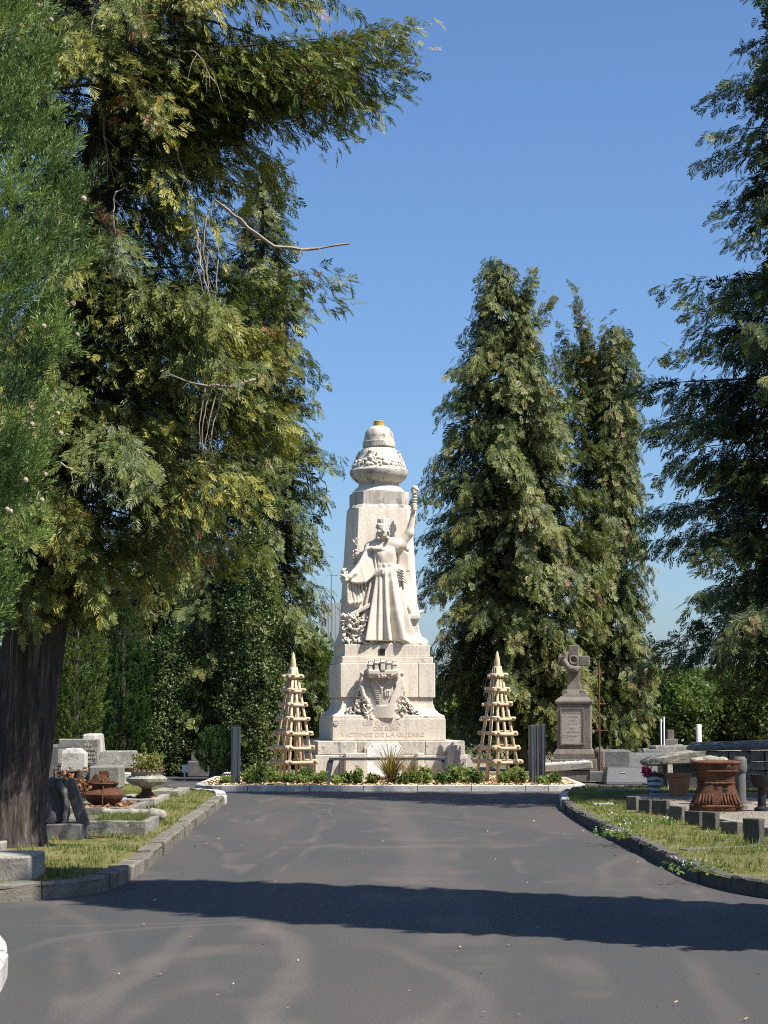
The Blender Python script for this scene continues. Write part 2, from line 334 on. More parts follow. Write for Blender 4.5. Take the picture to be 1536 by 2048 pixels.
# ------------------------------------------------------------------ ground, road, verges, kerbs
def sheet(name, poly, z, m, kind='structure', parent=None):
    me = bpy.data.meshes.new(name); me.from_pydata([(p[0], p[1], z) for p in poly], [], [tuple(range(len(poly)))]); me.update()
    bm = bmesh.new(); bm.from_mesh(me); bmesh.ops.triangulate(bm, faces=bm.faces); bmesh.ops.recalc_face_normals(bm, faces=bm.faces)
    for f in bm.faces:
        if f.normal.z < 0: f.normal_flip()
    bm.to_mesh(me); bm.free()
    o = link(name, me, m, parent)
    if kind: o['kind'] = kind
    return o
def catmull(pts, step=.12, closed=False):
    pts = [Vector((p[0], p[1])) for p in pts]; out = []; n = len(pts)
    segs = n if closed else n - 1
    for i in range(segs):
        p1, p2 = pts[i % n], pts[(i + 1) % n]
        p0 = pts[(i - 1) % n] if closed or i > 0 else p1 * 2 - p2
        p3 = pts[(i + 2) % n] if closed or i + 2 < n else p2 * 2 - p1
        k = max(1, int((p2 - p1).length / step))
        for j in range(k):
            t = j / k
            out.append(.5 * ((2 * p1) + (p2 - p0) * t + (2 * p0 - 5 * p1 + 4 * p2 - p3) * t * t + (3 * p1 - p0 - 3 * p2 + p3) * t ** 3))
    if not closed: out.append(pts[-1])
    return out
def offset_line(pts, w_, closed=False):
    out = []; n = len(pts)
    for i, p in enumerate(pts):
        a = pts[i - 1] if closed or i > 0 else pts[i]; b = pts[(i + 1) % n] if closed or i + 1 < n else pts[i]
        t = (b - a).normalized(); out.append(p + Vector((-t.y, t.x)) * w_)
    return out
def kerb_run(parent, pts, w_, h, mats, slen, seed, closed=False, jit=.008, gap=.012, chamfer=.02):
    """stones laid end to end along pts; the verge lies on the left-hand side of the line"""
    rnd = random.Random(seed); inner = offset_line(pts, w_, closed)
    n = len(pts); i = 0; total = n if closed else n - 1; k = 0
    while i < total:
        acc = 0; j = i; target = slen * rnd.uniform(.85, 1.15)
        while j < total and acc < target:
            acc += (pts[(j + 1) % n] - pts[j % n]).length; j += 1
        if total - j < 3: j = total
        hh = h + rnd.uniform(-jit, jit); jo = rnd.uniform(-jit, jit)
        rs = []
        idx = list(range(i, j + 1))
        st = max(1, len(idx) // 6); idx = sorted(set(idx[::st] + [idx[-1]]))
        for q, a in enumerate(idx):
            P, I = pts[a % n], inner[a % n]; d = (I - P).normalized()
            t = Vector((d.y, -d.x)); sh = gap / 2 if q == 0 else (-gap / 2 if q == len(idx) - 1 else 0)
            P = P + t * sh + d * jo; I = I + t * sh + d * jo
            rg = lambda: rnd.uniform(-jit, jit) * .7
            ch = chamfer
            rs.append([(P.x, P.y, -.05), (P.x + d.x * rg(), P.y + d.y * rg(), hh - ch + rg()), (P.x + d.x * ch, P.y + d.y * ch, hh + rg()), (I.x, I.y, hh + rg() - .004), (I.x, I.y, -.05)])
        mb = MB().rings(rs); m = mats(k, pts[i % n]) if callable(mats) else mats
        mb.build('kerb_stone', m, parent)
        i = j; k += 1
def structure_root(name):
    o = bpy.data.objects.new(name, None); COL.objects.link(o); o['kind'] = 'structure'; return o

sheet('ground', [(-400, -60), (400, -60), (400, 900), (-400, 900)], -.03, M['terrain'])
sheet('road', [(-16, -4), (16, -4), (16, 50), (-16, 50)], 0.0, M['asphalt'])
VH = .115
lk = [(-330, 1842), (-160, 1822), (0, 1806), (110, 1797), (195, 1786), (245, 1768), (296, 1736), (350, 1692), (400, 1646), (437, 1618), (452, 1605), (443, 1597), (400, 1593), (350, 1590)]
LK = catmull([gnd(*p) for p in lk])
left_poly = [tuple(p) for p in LK] + [(-5.0, 40.5), (-5.6, 47.5), (-16, 47.5), (-16, LK[0].y)]
sheet('left_verge', left_poly, VH, M['turf'])
rk = [(1330, 1583.5), (1230, 1585), (1160, 1588), (1130, 1594), (1120, 1604), (1128, 1621), (1165, 1648), (1250, 1691), (1340, 1738), (1420, 1772), (1536, 1797), (1760, 1822)]
RK = catmull([gnd(*p) for p in rk])
right_poly = [tuple(p) for p in RK] + [(16, RK[-1].y), (16, 39.0), (RK[0].x + .5, 39.0)]
sheet('right_verge', right_poly, VH, M['turf'])
nk = [(-300, 1895), (-120, 1897), (-20, 1905), (8, 1922), (15, 1945), (10, 1965), (-6, 1995), (-60, 2070), (-200, 2300)]
NK = [gnd(*p) for p in nk][::-1]
NK = catmull(NK)
near_poly = [tuple(p) for p in NK] + [(-16, NK[-1].y), (-16, NK[0].y)]
sheet('near_verge', near_poly, VH, M['turf'])
kl = structure_root('left_kerb'); kerb_run(kl, LK, .17, .14, lambda k, p: M['kerb_new'] if (p.y > 33.5 and p.x > -3.35) else M['kerb_old'], 1.0, 3, jit=.014)
kr = structure_root('right_kerb'); kerb_run(kr, RK, .13, .14, lambda k, p: M['kerb_new'] if (p.x < 3.3 and p.y > 33) else M['kerb_dark'], .85, 4, jit=.014)
kn = structure_root('near_kerb'); kerb_run(kn, NK, .16, .15, M['kerb_new'], .9, 5)

# planted island under the monument
ix0, ix1, iy0, iy1, ir = -3.8, 4.05, 39.75, 48.6, .8
isl = []
for cx, cy, a0 in ((ix1 - ir, iy0 + ir, -90), (ix1 - ir, iy1 - ir, 0), (ix0 + ir, iy1 - ir, 90), (ix0 + ir, iy0 + ir, 180)):
    for k in range(7): a = R(a0 + 15 * k); isl.append(Vector((cx + ir * math.cos(a), cy + ir * math.sin(a) + (.12 * abs(cx) / 4 if a0 in (-90, 180) else 0))))
ISL = []
for i, p in enumerate(isl):
    q = isl[(i + 1) % len(isl)]; k = max(1, int((q - p).length / .15))
    for j in range(k): ISL.append(p.lerp(q, j / k))
sheet('planting_bed', [tuple(p) for p in offset_line(ISL, .08, True)], .11, M['soil'])
ki = structure_root('island_kerb'); kerb_run(ki, ISL, .15, .125, M['kerb_new'], .95, 6, closed=True, jit=.004)
# paved cemetery ground behind, right and left
sheet('cemetery_ground', [(3.9, 45.0), (6.5, 42.5), (40, 40), (40, 110), (3.9, 110)], .03, M['gravel'])
sheet('cemetery_path', [(-40, 51), (-5, 51), (3, 51), (3, 110), (-40, 110)], .02, M['gravel'])

# ------------------------------------------------------------------ the monument
MX, MY, MROT = -0.09, 44.2, R(8.0)
mon = thing('war_monument', 'tall pale limestone war monument with a carved standing woman raising her arm', 'monument', (MX, MY, 0.0), MROT)
_c, _s = math.cos(MROT), math.sin(MROT)
def ml(px, py, ly):
    """monument-local point at local depth ly seen at pixel px,py"""
    r = ray(px, py); o = Vector((0, 0, EYE))
    def loc(p): dx, dy = p.x - MX, p.y - MY; return Vector((_c * dx + _s * dy, -_s * dx + _c * dy, p.z))
    a, b = loc(o), loc(o + r); t = (ly - a.y) / (b.y - a.y); return a + (b - a) * t
def mbk(name, x0, x1, y0, y1, z0, z1, m, bevel=.012): return MB().bz(x0, x1, y0, y1, z0, z1).build(name, m, mon, bevel=bevel)
S, SD = M['stone'], M['stone_dirty']
def sq_rings(prof, ch=0.0, fy=0.0, oy=0.0, chy=1.0):
    rs = []
    for h_, z in prof:
        c = ch * h_; e = c * chy
        if c: pts = [(-h_ + c, -h_), (h_ - c, -h_), (h_, -h_ + e), (h_, h_ - e), (h_ - c, h_), (-h_ + c, h_), (-h_, h_ - e), (-h_, -h_ + e)]
        else: pts = [(-h_, -h_), (h_, -h_), (h_, h_), (-h_, h_)]
        rs.append([(p[0], p[1] + oy - (fy if p[1] < 0 else 0), z) for p in pts])
    return rs
zb = .95
# footing course laid in separate blocks
FY = .22            # the plinth reaches this much further forward than it is wide
SB = .17            # the shaft stands this much behind the plinth's centre
def course(name, hx, hy, z0, z1, cuts, m, jit=.004):
    rnd = random.Random(int(z0 * 100) + 5); hb = hy; hy = hy + (FY if z0 >= .66 else .18)
    xs = [-hx] + cuts + [hx]
    for a, b in zip(xs[:-1], xs[1:]):
        MB().bz(a + .003, b - .003, -hy + rnd.uniform(0, jit), -hy + .5, z0, z1).build(name, m, mon, bevel=.014)
    MB().bz(-hx + .01, hx - .01, -hy + .503, hb, z0, z1).build('core_block', m, mon, bevel=.014)
course('footing_block', 1.62, 1.60, 0.05, .66, [-1.1, -.5, .55, 1.15], SD)
course('footing_block', 1.57, 1.55, .66, zb, [-.72, .72], SD)
course('inscription_block', 1.22, 1.22, zb, 1.42, [], S); IB = [o for o in mon.children if o.name.startswith('inscription_block')][0]
MB().rings(sq_rings([(1.20, 1.42), (1.20, 1.475), (1.10, 1.53), (1.02, 1.62), (.985, 1.74), (.985, 1.86)], 0, FY)).build('cove_course', S, mon, bevel=.008)
course('die_block', 1.03, 1.03, 1.865, 2.60, [.66], S)
course('step_block', .99, .99, 2.60, 2.74, [], S)
course('step_block', .93, .93, 2.74, 3.0, [], S)
MB().rings(sq_rings([(.955, 3.0), (.955, 3.05), (.93, 3.09), (.90, 3.16), (.845, 3.3), (.81, 3.5), (.80, 3.75), (.79, 4.1)], .20, 0, SB, 2.2)).build('shaft_foot', S, mon, bevel=.006)
MB().rings(sq_rings([(.788, 4.103), (.675, 6.02)], .20, 0, SB, 2.2)).build('shaft', S, mon, bevel=.008)
MB().rings(sq_rings([(.672, 6.02), (.625, 6.10), (.61, 6.105), (.61, 6.40)], .30, 0, SB)).build('shaft_cap', SD, mon, bevel=.01)
MB().lathe([(.60, 6.40), (.585, 6.43), (.53, 6.49), (.46, 6.55), (.445, 6.62)], 48, (0, SB, 0)).build('urn_neck', S, mon, smooth=True)
o = MB().lathe([(.445, 6.615), (.46, 6.64), (.50, 6.65), (.53, 6.68), (.60, 6.74), (.65, 6.83), (.655, 6.90), (.635, 6.93), (.61, 6.94), (.60, 6.97), (.59, 6.98)], 56, (0, SB, 0)).build('urn_bowl', SD, mon); smooth_by_angle(o, 30)
o = MB().lathe([(.575, 6.975), (.56, 7.0), (.53, 7.08), (.47, 7.2), (.43, 7.28), (.41, 7.36), (.37, 7.40), (.34, 7.41)], 48, (0, SB, 0)).build('urn_shoulder', S, mon); smooth_by_angle(o, 40)
o = MB().lathe([(.335, 7.41), (.335, 7.44), (.365, 7.45), (.365, 7.56), (.34, 7.57), (.33, 7.62), (.325, 7.70), (.30, 7.79), (.24, 7.87), (.17, 7.91), (.13, 7.92)], 48, (0, SB, 0)).build('finial_dome', SD, mon); smooth_by_angle(o, 30)
o = MB().lathe([(.125, 7.92), (.125, 7.985), (.115, 7.99), (.12, 8.0), (.12, 8.03), (.09, 8.045)], 28, (0, SB, 0)).build('finial_cap', M['gold'], mon); smooth_by_angle(o, 30)

# ---- signed-distance carving, meshed with surface nets
class SDF:
    def __init__(self, lo, hi, h):
        self.lo = np.array(lo, dtype=np.float32); self.h = h
        self.n = np.ceil((np.array(hi) - np.array(lo)) / h).astype(int) + 1
        self.f = np.full(self.n, 9.0, dtype=np.float32)
    def sub(self, lo, hi):
        a = np.clip(np.floor((np.array(lo) - self.lo) / self.h).astype(int), 0, self.n - 1)
        b = np.clip(np.ceil((np.array(hi) - self.lo) / self.h).astype(int) + 1, 1, self.n)
        sl = tuple(slice(a[i], b[i]) for i in range(3))
        ax = [self.lo[i] + self.h * np.arange(a[i], b[i], dtype=np.float32) for i in range(3)]
        return sl, np.meshgrid(*ax, indexing='ij', sparse=True)
    def union(self, sl, d, k):
        f = self.f[sl]
        if k > 0:
            hh = np.clip(.5 + .5 * (f - d) / k, 0, 1); self.f[sl] = f * (1 - hh) + d * hh - k * hh * (1 - hh)
        else: self.f[sl] = np.minimum(f, d)
    def cap(self, a, b, ra, rb=None, k=.03):
        rb = ra if rb is None else rb; a = np.array(a, dtype=np.float32); b = np.array(b, dtype=np.float32); m_ = max(ra, rb) + k + .06
        if m_ > 5: return
        sl, (X, Y, Z) = self.sub(np.minimum(a, b) - m_, np.maximum(a, b) + m_)
        ba = b - a; L = float(ba @ ba) + 1e-9
        t = np.clip(((X - a[0]) * ba[0] + (Y - a[1]) * ba[1] + (Z - a[2]) * ba[2]) / L, 0, 1)
        d = np.sqrt((X - a[0] - ba[0] * t) ** 2 + (Y - a[1] - ba[1] * t) ** 2 + (Z - a[2] - ba[2] * t) ** 2) - (ra + (rb - ra) * t)
        self.union(sl, d, k)
    def chain(self, pts, rads, k=.03):
        for i in range(len(pts) - 1): self.cap(pts[i], pts[i + 1], rads[i], rads[i + 1], k)
    def ell(self, c, r, k=.03, ry=0.0):
        c = np.array(c, dtype=np.float32); m_ = max(r) + k + .06; sl, (X, Y, Z) = self.sub(c - m_, c + m_)
        X = X - c[0]; Y = Y - c[1]; Z = Z - c[2]
        if ry: X, Z = X * math.cos(ry) + Z * math.sin(ry), -X * math.sin(ry) + Z * math.cos(ry)
        q = np.sqrt((X / r[0]) ** 2 + (Y / r[1]) ** 2 + (Z / r[2]) ** 2)
        self.union(sl, (q - 1) * min(r), k)
    def boxs(self, c, hs, k=.02, ry=0.0, rnd=.01):
        c = np.array(c, dtype=np.float32); m_ = max(hs) * 1.5 + k + .06; sl, (X, Y, Z) = self.sub(c - m_, c + m_)
        X = X - c[0]; Y = Y - c[1] + 0 * X; Z = Z - c[2]
        if ry: X, Z = X * math.cos(ry) + Z * math.sin(ry), -X * math.sin(ry) + Z * math.cos(ry)
        qx, qy, qz = np.abs(X) - hs[0] + rnd, np.abs(Y) - hs[1] + rnd, np.abs(Z) - hs[2] + rnd
        d = np.sqrt(np.maximum(qx, 0) ** 2 + np.maximum(qy, 0) ** 2 + np.maximum(qz, 0) ** 2) + np.minimum(np.maximum(qx, np.maximum(qy, qz)), 0) - rnd
        self.union(sl, d, k)
    def mesh(self, name):
        f = self.f; f[0], f[-1] = np.maximum(f[0], .01), np.maximum(f[-1], .01)
        f[:, 0] = np.maximum(f[:, 0], .01); f[:, -1] = np.maximum(f[:, -1], .01); f[:, :, 0] = np.maximum(f[:, :, 0], .01); f[:, :, -1] = np.maximum(f[:, :, -1], .01)
        ins = f < 0; nx, ny, nz = f.shape
        cnt = np.zeros((nx - 1, ny - 1, nz - 1), dtype=np.int8)
        for i in (0, 1):
            for j in (0, 1):
                for k in (0, 1): cnt += ins[i:nx - 1 + i, j:ny - 1 + j, k:nz - 1 + k]
        act = (cnt > 0) & (cnt < 8); C = np.argwhere(act); ids = np.full(act.shape, -1, dtype=np.int64); ids[act] = np.arange(len(C))
        acc = np.zeros((len(C), 3)); num = np.zeros(len(C))
        cor = [(i, j, k) for i in (0, 1) for j in (0, 1) for k in (0, 1)]
        for a in range(8):
            for b in range(a + 1, 8):
                A, B = np.array(cor[a]), np.array(cor[b])
                if np.abs(A - B).sum() != 1: continue
                fa = f[tuple((C + A).T)]; fbv = f[tuple((C + B).T)]; mk = (fa < 0) != (fbv < 0)
                t = np.where(mk, fa / (fa - fbv + 1e-12), 0)[:, None]
                acc += np.where(mk[:, None], A + (B - A) * t, 0); num += mk
        V = (C + acc / num[:, None]) * self.h + self.lo
        Q = []
        for ax in range(3):
            sl0 = [slice(None)] * 3; sl1 = [slice(None)] * 3; sl0[ax] = slice(0, -1); sl1[ax] = slice(1, None)
            ch = ins[tuple(sl0)] != ins[tuple(sl1)]; E = np.argwhere(ch)
            u, v = [(1, 2), (2, 0), (0, 1)][ax]
            E = E[(E[:, u] > 0) & (E[:, v] > 0) & (E[:, u] < f.shape[u] - 1) & (E[:, v] < f.shape[v] - 1)]
            def cid(du, dv):
                e = E.copy(); e[:, u] += du; e[:, v] += dv; return ids[tuple(e.T)]
            q = np.stack([cid(-1, -1), cid(0, -1), cid(0, 0), cid(-1, 0)], 1)
            fl = ~ins[tuple(E.T)]; q[fl] = q[fl][:, ::-1]; Q.append(q)
        Q = np.concatenate(Q); Q = Q[(Q >= 0).all(1)]
        return np_mesh(name, V, Q, smooth=True)
    def speckle(self, lo, hi, n, r, seed, k=.008, inside=None):
        rg = np.random.default_rng(seed); lo = np.array(lo); hi = np.array(hi)
        for p in lo + (hi - lo) * rg.random((n, 3)):
            if inside is None or inside(p):
                q = r * rg.uniform(.7, 1.3); self.ell(p, (q * rg.uniform(1.1, 2.0), q, q * rg.uniform(.55, .8)), k, rg.uniform(-1.5, 1.5))

# ---- the standing woman: one continuous carved body with robe
F = SDF((-1.12, -1.50, 2.98), (.92, -.38, 6.62), .0135)
def fp(px, py, ly=-1.05): return tuple(ml(px, py, ly + SB))
# robe skirt with folds
sl, (X, Y, Z) = F.sub((-.75, -1.45, 3.02), (.7, -.4, 4.95))
zt, zl = 4.72, 3.08
u = np.clip((zt - Z) / (zt - zl), 0, 1)
cx = -.02 + .0 * u; cy = -1.00 + SB - .06 * u
a_ = .27 + .36 * u ** 1.2; b_ = .24 + .12 * u
th = np.arctan2((X - cx) / a_, -(Y - cy) / b_)
ph = .35 * np.sin(3.1 * u + .4)
fold = .55 * np.cos(11 * th + ph * 2) + .45 * np.cos(17 * th - 2.5 * u + .7) + .35 * np.cos(6 * th + 1.9 + u)
fold = np.sign(fold) * np.abs(fold) ** .75
amp = .020 + .070 * u
q = np.sqrt(((X - cx) / a_) ** 2 + ((Y - cy) / b_) ** 2)
d = (q - 1) * np.minimum(a_, b_) * .9 - amp * fold
d = np.maximum(d, np.maximum(Z - zt, zl - Z))
F.union(sl, d.astype(np.float32), .02)
# forward knee under the cloth, belt, torso
F.chain([fp(783, 1165, -1.12), fp(792, 1225, -1.20), fp(790, 1285, -1.12)], [.14, .12, .10], .10)
F.ell(fp(769, 1120), (.265, .20, .31), .06); F.ell(fp(769, 1146, -1.05), (.235, .20, .12), .06)
F.ell(fp(759, 1107, -1.17), (.09, .07, .10), .09); F.ell(fp(781, 1105, -1.17), (.09, .07, .10), .09)
for k in range(5):                                  # gathered cloth at the waist
    F.chain([fp(745, 1150 + 1 * k, -1.16), fp(765, 1139 + 2.2 * k, -1.265), fp(793, 1146 + 1.8 * k, -1.16)], [.018, .024, .018], .012)
F.chain([fp(733, 1100, -1.10), fp(746, 1097, -1.2), fp(762, 1098, -1.22), fp(776, 1101, -1.18)], [.035, .045, .045, .03], .02)
F.chain([fp(738, 1094, -1.0), fp(755, 1089, -1.05), fp(785, 1087, -1.05), fp(802, 1088, -.98)], [.10, .12, .12, .11], .07)
for k in range(7):                                  # bodice folds
    F.cap(fp(748 + 6.5 * k, 1096, -1.17 - .02 * math.sin(k)), fp(752 + 5.2 * k, 1140, -1.21), .015, .02, .02)
# neck, head, face, hair, mural crown
F.cap(fp(768, 1090, -1.06), fp(766, 1072, -1.10), .085, .075, .05)
H0 = Vector(fp(765.5, 1060, -1.14))
F.ell(H0, (.128, .14, .175), .03); F.ell(H0 + Vector((0, -.035, -.085)), (.095, .105, .10), .04)
F.cap(H0 + Vector((.0, -.125, .03)), H0 + Vector((0, -.155, -.035)), .016, .026, .012)       # nose
F.cap(H0 + Vector((-.075, -.105, .042)), H0 + Vector((.075, -.105, .042)), .022, .022, .02)   # brow
F.ell(H0 + Vector((-.045, -.112, .012)), (.022, .014, .012), .006); F.ell(H0 + Vector((.045, -.112, .012)), (.022, .014, .012), .006)
F.cap(H0 + Vector((-.03, -.125, -.075)), H0 + Vector((.03, -.125, -.075)), .013, .013, .008)  # lips
F.ell(H0 + Vector((0, -.105, -.135)), (.04, .035, .03), .02)                                  # chin
for s in (-1, 1):
    for k in range(7):
        F.ell(H0 + Vector((s * (.105 + .02 * math.sin(k * 2.1)), -.05 + .03 * math.sin(k * 1.7), .11 - .05 * k)), (.04, .055, .036), .012)
    F.cap(H0 + Vector((s * .09, .03, -.1)), H0 + Vector((s * .14, .05, -.28)), .05, .04, .03)
for k in range(9):
    t = math.pi * (k / 8 - .5); F.ell(H0 + Vector((.12 * math.sin(t), -.11 * math.cos(t), .085)), (.03, .03, .03), .01)
F.ell(H0 + Vector((0, .02, .13)), (.125, .12, .07), .02)
for k in range(12):
    t = 2 * math.pi * k / 12; F.boxs(H0 + Vector((.095 * math.sin(t), -.095 * math.cos(t) + .01, .20)), (.022, .022, .05), .006)
F.ell(H0 + Vector((0, .01, .17)), (.10, .10, .06), .02)
# raised arm, hand closed on the torch
sh, el, wr, hd = fp(800, 1090, -.98), fp(819, 1066, -1.02), fp(826.5, 1029, -1.04), fp(828, 1016, -1.06)
F.chain([fp(790, 1094, -1.0), sh, el, wr, hd], [.125, .115, .09, .055, .06], .05)
t0, t1 = Vector(fp(827.5, 1022, -1.09)), Vector(fp(829.5, 984, -1.09))
F.cap(t0, t1, .032, .05, .01)
for k in range(5): F.ell(t0.lerp(t1, .35 + .14 * k), (.07, .07, .022), .006)
F.speckle(t1 + Vector((-.06, -.06, -.02)), t1 + Vector((.06, .06, .13)), 22, .035, 5)
for k in range(4): F.chain([Vector(hd) + Vector((-.055, -.03, .045 - .03 * k)), Vector(hd) + Vector((-.02, -.085, .045 - .03 * k)), Vector(hd) + Vector((.04, -.075, .04 - .03 * k))], [.017, .019, .016], .004)
F.chain([Vector(hd) + Vector((.05, .0, -.02)), Vector(hd) + Vector((.06, -.05, .03)), Vector(hd) + Vector((.025, -.08, .06))], [.02, .019, .016], .004)
# lowered arm under the cloak, hand holding a garland
F.chain([fp(741, 1096, -1.0), fp(729, 1122, -1.1), fp(709, 1146, -1.24), fp(697, 1155, -1.30)], [.12, .095, .07, .055], .05)
hb = Vector(fp(694, 1157, -1.32))
for k in range(4): F.chain([hb + Vector((.02, -.02, .035 - .025 * k)), hb + Vector((-.04, -.06, .03 - .025 * k)), hb + Vector((-.075, -.02, .01 - .025 * k))], [.017, .018, .014], .005)
F.cap(hb, hb + Vector((-.02, -.05, .07)), .022, .017, .006)
F.speckle(Vector(fp(683, 1162, -1.36)), Vector(fp(695, 1136, -1.2)), 34, .032, 8)
# cloak: fan of folds from shoulder to hand, and its hanging end
for k in range(9):
    t = k / 8; a = Vector(fp(738 + 16 * t, 1092 + 48 * t, -1.06 - .10 * t)); b = Vector(fp(702 + 3 * t, 1150 + 14 * t, -1.28))
    m_ = a.lerp(b, .5) + Vector((.0, -.03, -.05 - .07 * t)); F.chain([a, m_, b], [.045, .035, .022], .022)
F.chain([fp(703, 1163, -1.29), fp(722, 1166, -1.24), fp(738, 1157, -1.2), fp(752, 1140, -1.2)], [.03, .032, .03, .03], .025)
for k, (x0, x1, y1) in enumerate([(695, 696, 1205), (699, 702, 1208), (704, 711, 1212), (709, 719, 1215), (715, 726, 1218), (722, 732, 1222), (731, 737, 1226)]):
    F.chain([fp(x0, 1163 - 1.6 * k, -1.26 + .02 * k), fp((x0 + x1) / 2 - 1, (1163 + y1) / 2, -1.22 + .03 * k), fp(x1, y1, -1.18 + .03 * k)], [.026, .036, .045], .016)
for k in range(5): F.chain([fp(706 + 7 * k, 1170, -1.0), fp(712 + 7 * k, 1240, -.98)], [.05, .06], .06)
# cloth knotted on her left hip and falling behind
F.ell(fp(804, 1149, -1.10), (.10, .10, .13), .03)
for k in range(5): F.chain([fp(796, 1138 + 5 * k, -1.17), fp(806, 1141 + 5 * k, -1.23), fp(813, 1150 + 4 * k, -1.12)], [.018, .022, .018], .008)
for k in range(6):
    F.chain([fp(798 + 3.2 * k, 1098 + 2 * k, -.96), fp(801 + 3.0 * k, 1140, -.92)], [.035, .04], .016)
for k in range(5):
    F.chain([fp(803 + 3 * k, 1160, -1.02 + .03 * k), fp(806 + 5 * k, 1190, -1.0 + .03 * k), fp(806 + 7 * k, 1222, -1.02 + .02 * k)], [.035, .04, .05], .018)
F.ell(fp(790, 1200, -.92), (.30, .18, .75), .06)
# winged rays behind the shoulder
F.speckle(Vector(fp(706, 1135, -.78)), Vector(fp(714, 1078, -.70)), 40, .022, 71, .012)
# robe spreading wide at both sides
for k in range(5):
    F.chain([fp(752 - 1.5 * k, 1150, -1.06 + .03 * k), fp(745 - 3 * k, 1220, -1.08 + .035 * k), fp(741 - 4.2 * k, 1288, -1.08 + .03 * k)], [.05, .065, .06], .02)
    F.chain([fp(795 + 1.5 * k, 1150, -1.04 + .03 * k), fp(802 + 3 * k, 1220, -1.06 + .03 * k), fp(808 + 4.4 * k, 1288, -1.06 + .03 * k)], [.05, .062, .06], .02)
F.ell(fp(812, 1096, -.80), (.085, .06, .11), .01); F.ell(fp(812, 1096, -.86), (.05, .04, .07), .008)
# slanting book, heap of laurel, anvil and rock at her feet
F.boxs(fp(723, 1219, -1.12), (.27, .14, .045), .01, R(27)); F.boxs(fp(702, 1206, -1.2), (.06, .08, .03), .01, R(27)); F.boxs(fp(719, 1204, -1.2), (.06, .08, .03), .01, R(27))
F.ell(fp(718, 1272, -1.0), (.32, .20, .30), .05); F.ell(fp(708, 1244, -1.02), (.22, .14, .13), .05)
F.ell(fp(765, 1292, -1.0), (.72, .30, .10), .06)
F.speckle(Vector(fp(684, 1300, -1.30)), Vector(fp(742, 1228, -1.08)), 420, .028, 11, .007, lambda p: p[2] < 3.75 - .9 * max(0, p[0] + .45))
F.chain([fp(690, 1238, -1.16), fp(702, 1233, -1.2), fp(713, 1242, -1.16)], [.05, .06, .05], .02)
F.boxs(fp(815, 1234, -1.05), (.26, .14, .05), .01); F.chain([fp(825, 1231, -1.05), fp(846, 1222, -1.05)], [.075, .03], .01); F.boxs(fp(817, 1262, -1.0), (.20, .12, .30), .05)
F.chain([fp(805, 1222, -1.12), fp(812, 1210, -1.1), fp(822, 1226, -1.05)], [.06, .07, .05], .03)
F.ell(fp(822, 1285, -1.02), (.38, .28, .16), .08)
F.speckle(Vector(fp(745, 1298, -1.28)), Vector(fp(850, 1284, -1.2)), 90, .028, 21, .012)
F.chain([fp(783, 1291, -1.28), fp(787, 1300, -1.31), fp(786, 1309, -1.28)], [.05, .045, .02], .015)     # foot edge and tassel over the step
F.ell(fp(772, 1290, -1.27), (.06, .10, .045), .02); F.ell(fp(795, 1290, -1.25), (.06, .10, .045), .02)
fig = link('figure', F.mesh('figure'), M['figure'], mon); fig['label'] = 'carved standing woman in a folded robe with crown, one arm raised with a torch'
del F
# ---- leaf carving round the urn
U = SDF((-.72, -.72, 6.94), (.72, .72, 7.40), .018)
rg = random.Random(2)
for k in range(300):
    a = rg.uniform(0, 2 * math.pi); z = rg.choice([rg.uniform(6.98, 7.14), rg.uniform(6.98, 7.34)]); r_ = .60 - .42 * (z - 6.95)
    if z > 7.13 and math.cos(4 * a + 1.6) < .25: continue
    U.ell((r_ * math.cos(a), r_ * math.sin(a), z), (rg.uniform(.02, .045), rg.uniform(.02, .045), rg.uniform(.02, .045)), .01)
for k in range(16):
    a = 2 * math.pi * k / 16; U.cap((.44 * math.cos(a), .44 * math.sin(a), 7.2), (.40 * math.cos(a), .40 * math.sin(a), 7.33), .02, .02, .004)
link('urn_garland', U.mesh('urn_garland'), M['figure'], mon, (0, SB, 0)); del U
# ---- coat of arms with mural crown and garlands
A = SDF((-1.18, -1.80, 1.40), (1.05, -1.10, 2.78), .0135)
def ap(px, py, ly=-1.12): return tuple(ml(px, py, ly - FY))
out = [(731, 1352), (727, 1372), (729, 1390), (738, 1404), (743, 1420), (745, 1437), (783, 1437), (785, 1420), (787, 1404), (797, 1390), (801, 1372), (796, 1350)]
out = [(764 + (x - 764) * 1.12, 1392 + (y - 1392) * (1.1 if y < 1392 else 1.0)) for x, y in out]; cs = [Vector(ap(*p)) for p in out]
sl, (X, Y, Z) = A.sub((-.6, -1.68, 1.42), (.6, -1.12, 2.5))
def poly_sdf(P, X, Z):
    d2 = np.full(np.broadcast(X, Z).shape, 9., dtype=np.float32); sgn = np.ones_like(d2)
    for i in range(len(P)):
        ax, az = P[i]; bx, bz_ = P[i - 1]; ex, ez = bx - ax, bz_ - az; wx, wz = X - ax, Z - az
        t = np.clip((wx * ex + wz * ez) / (ex * ex + ez * ez), 0, 1); d2 = np.minimum(d2, (wx - ex * t) ** 2 + (wz - ez * t) ** 2)
        c1 = Z >= az; c2 = Z < bz_; c3 = ex * wz > ez * wx
        fl = (c1 & c2 & c3) | (~c1 & ~c2 & ~c3); sgn = np.where(fl, -sgn, sgn)
    return sgn * np.sqrt(d2)
pd = poly_sdf([(v.x, v.z) for v in cs], X[:, 0, :], Z[:, 0, :])[:, None, :]
bul = .13 * np.cos(np.clip((X - .03) / .45, -1, 1) * 1.5)
front = -1.14 - FY - bul
d = np.maximum(pd, np.maximum(front - Y, Y + 1.0 + FY)); A.union(sl, d, 0)
inn = [(739, 1356), (738, 1374), (746, 1392), (751, 1407), (757, 1411), (770, 1411), (776, 1406), (781, 1392), (790, 1374), (788, 1354)]
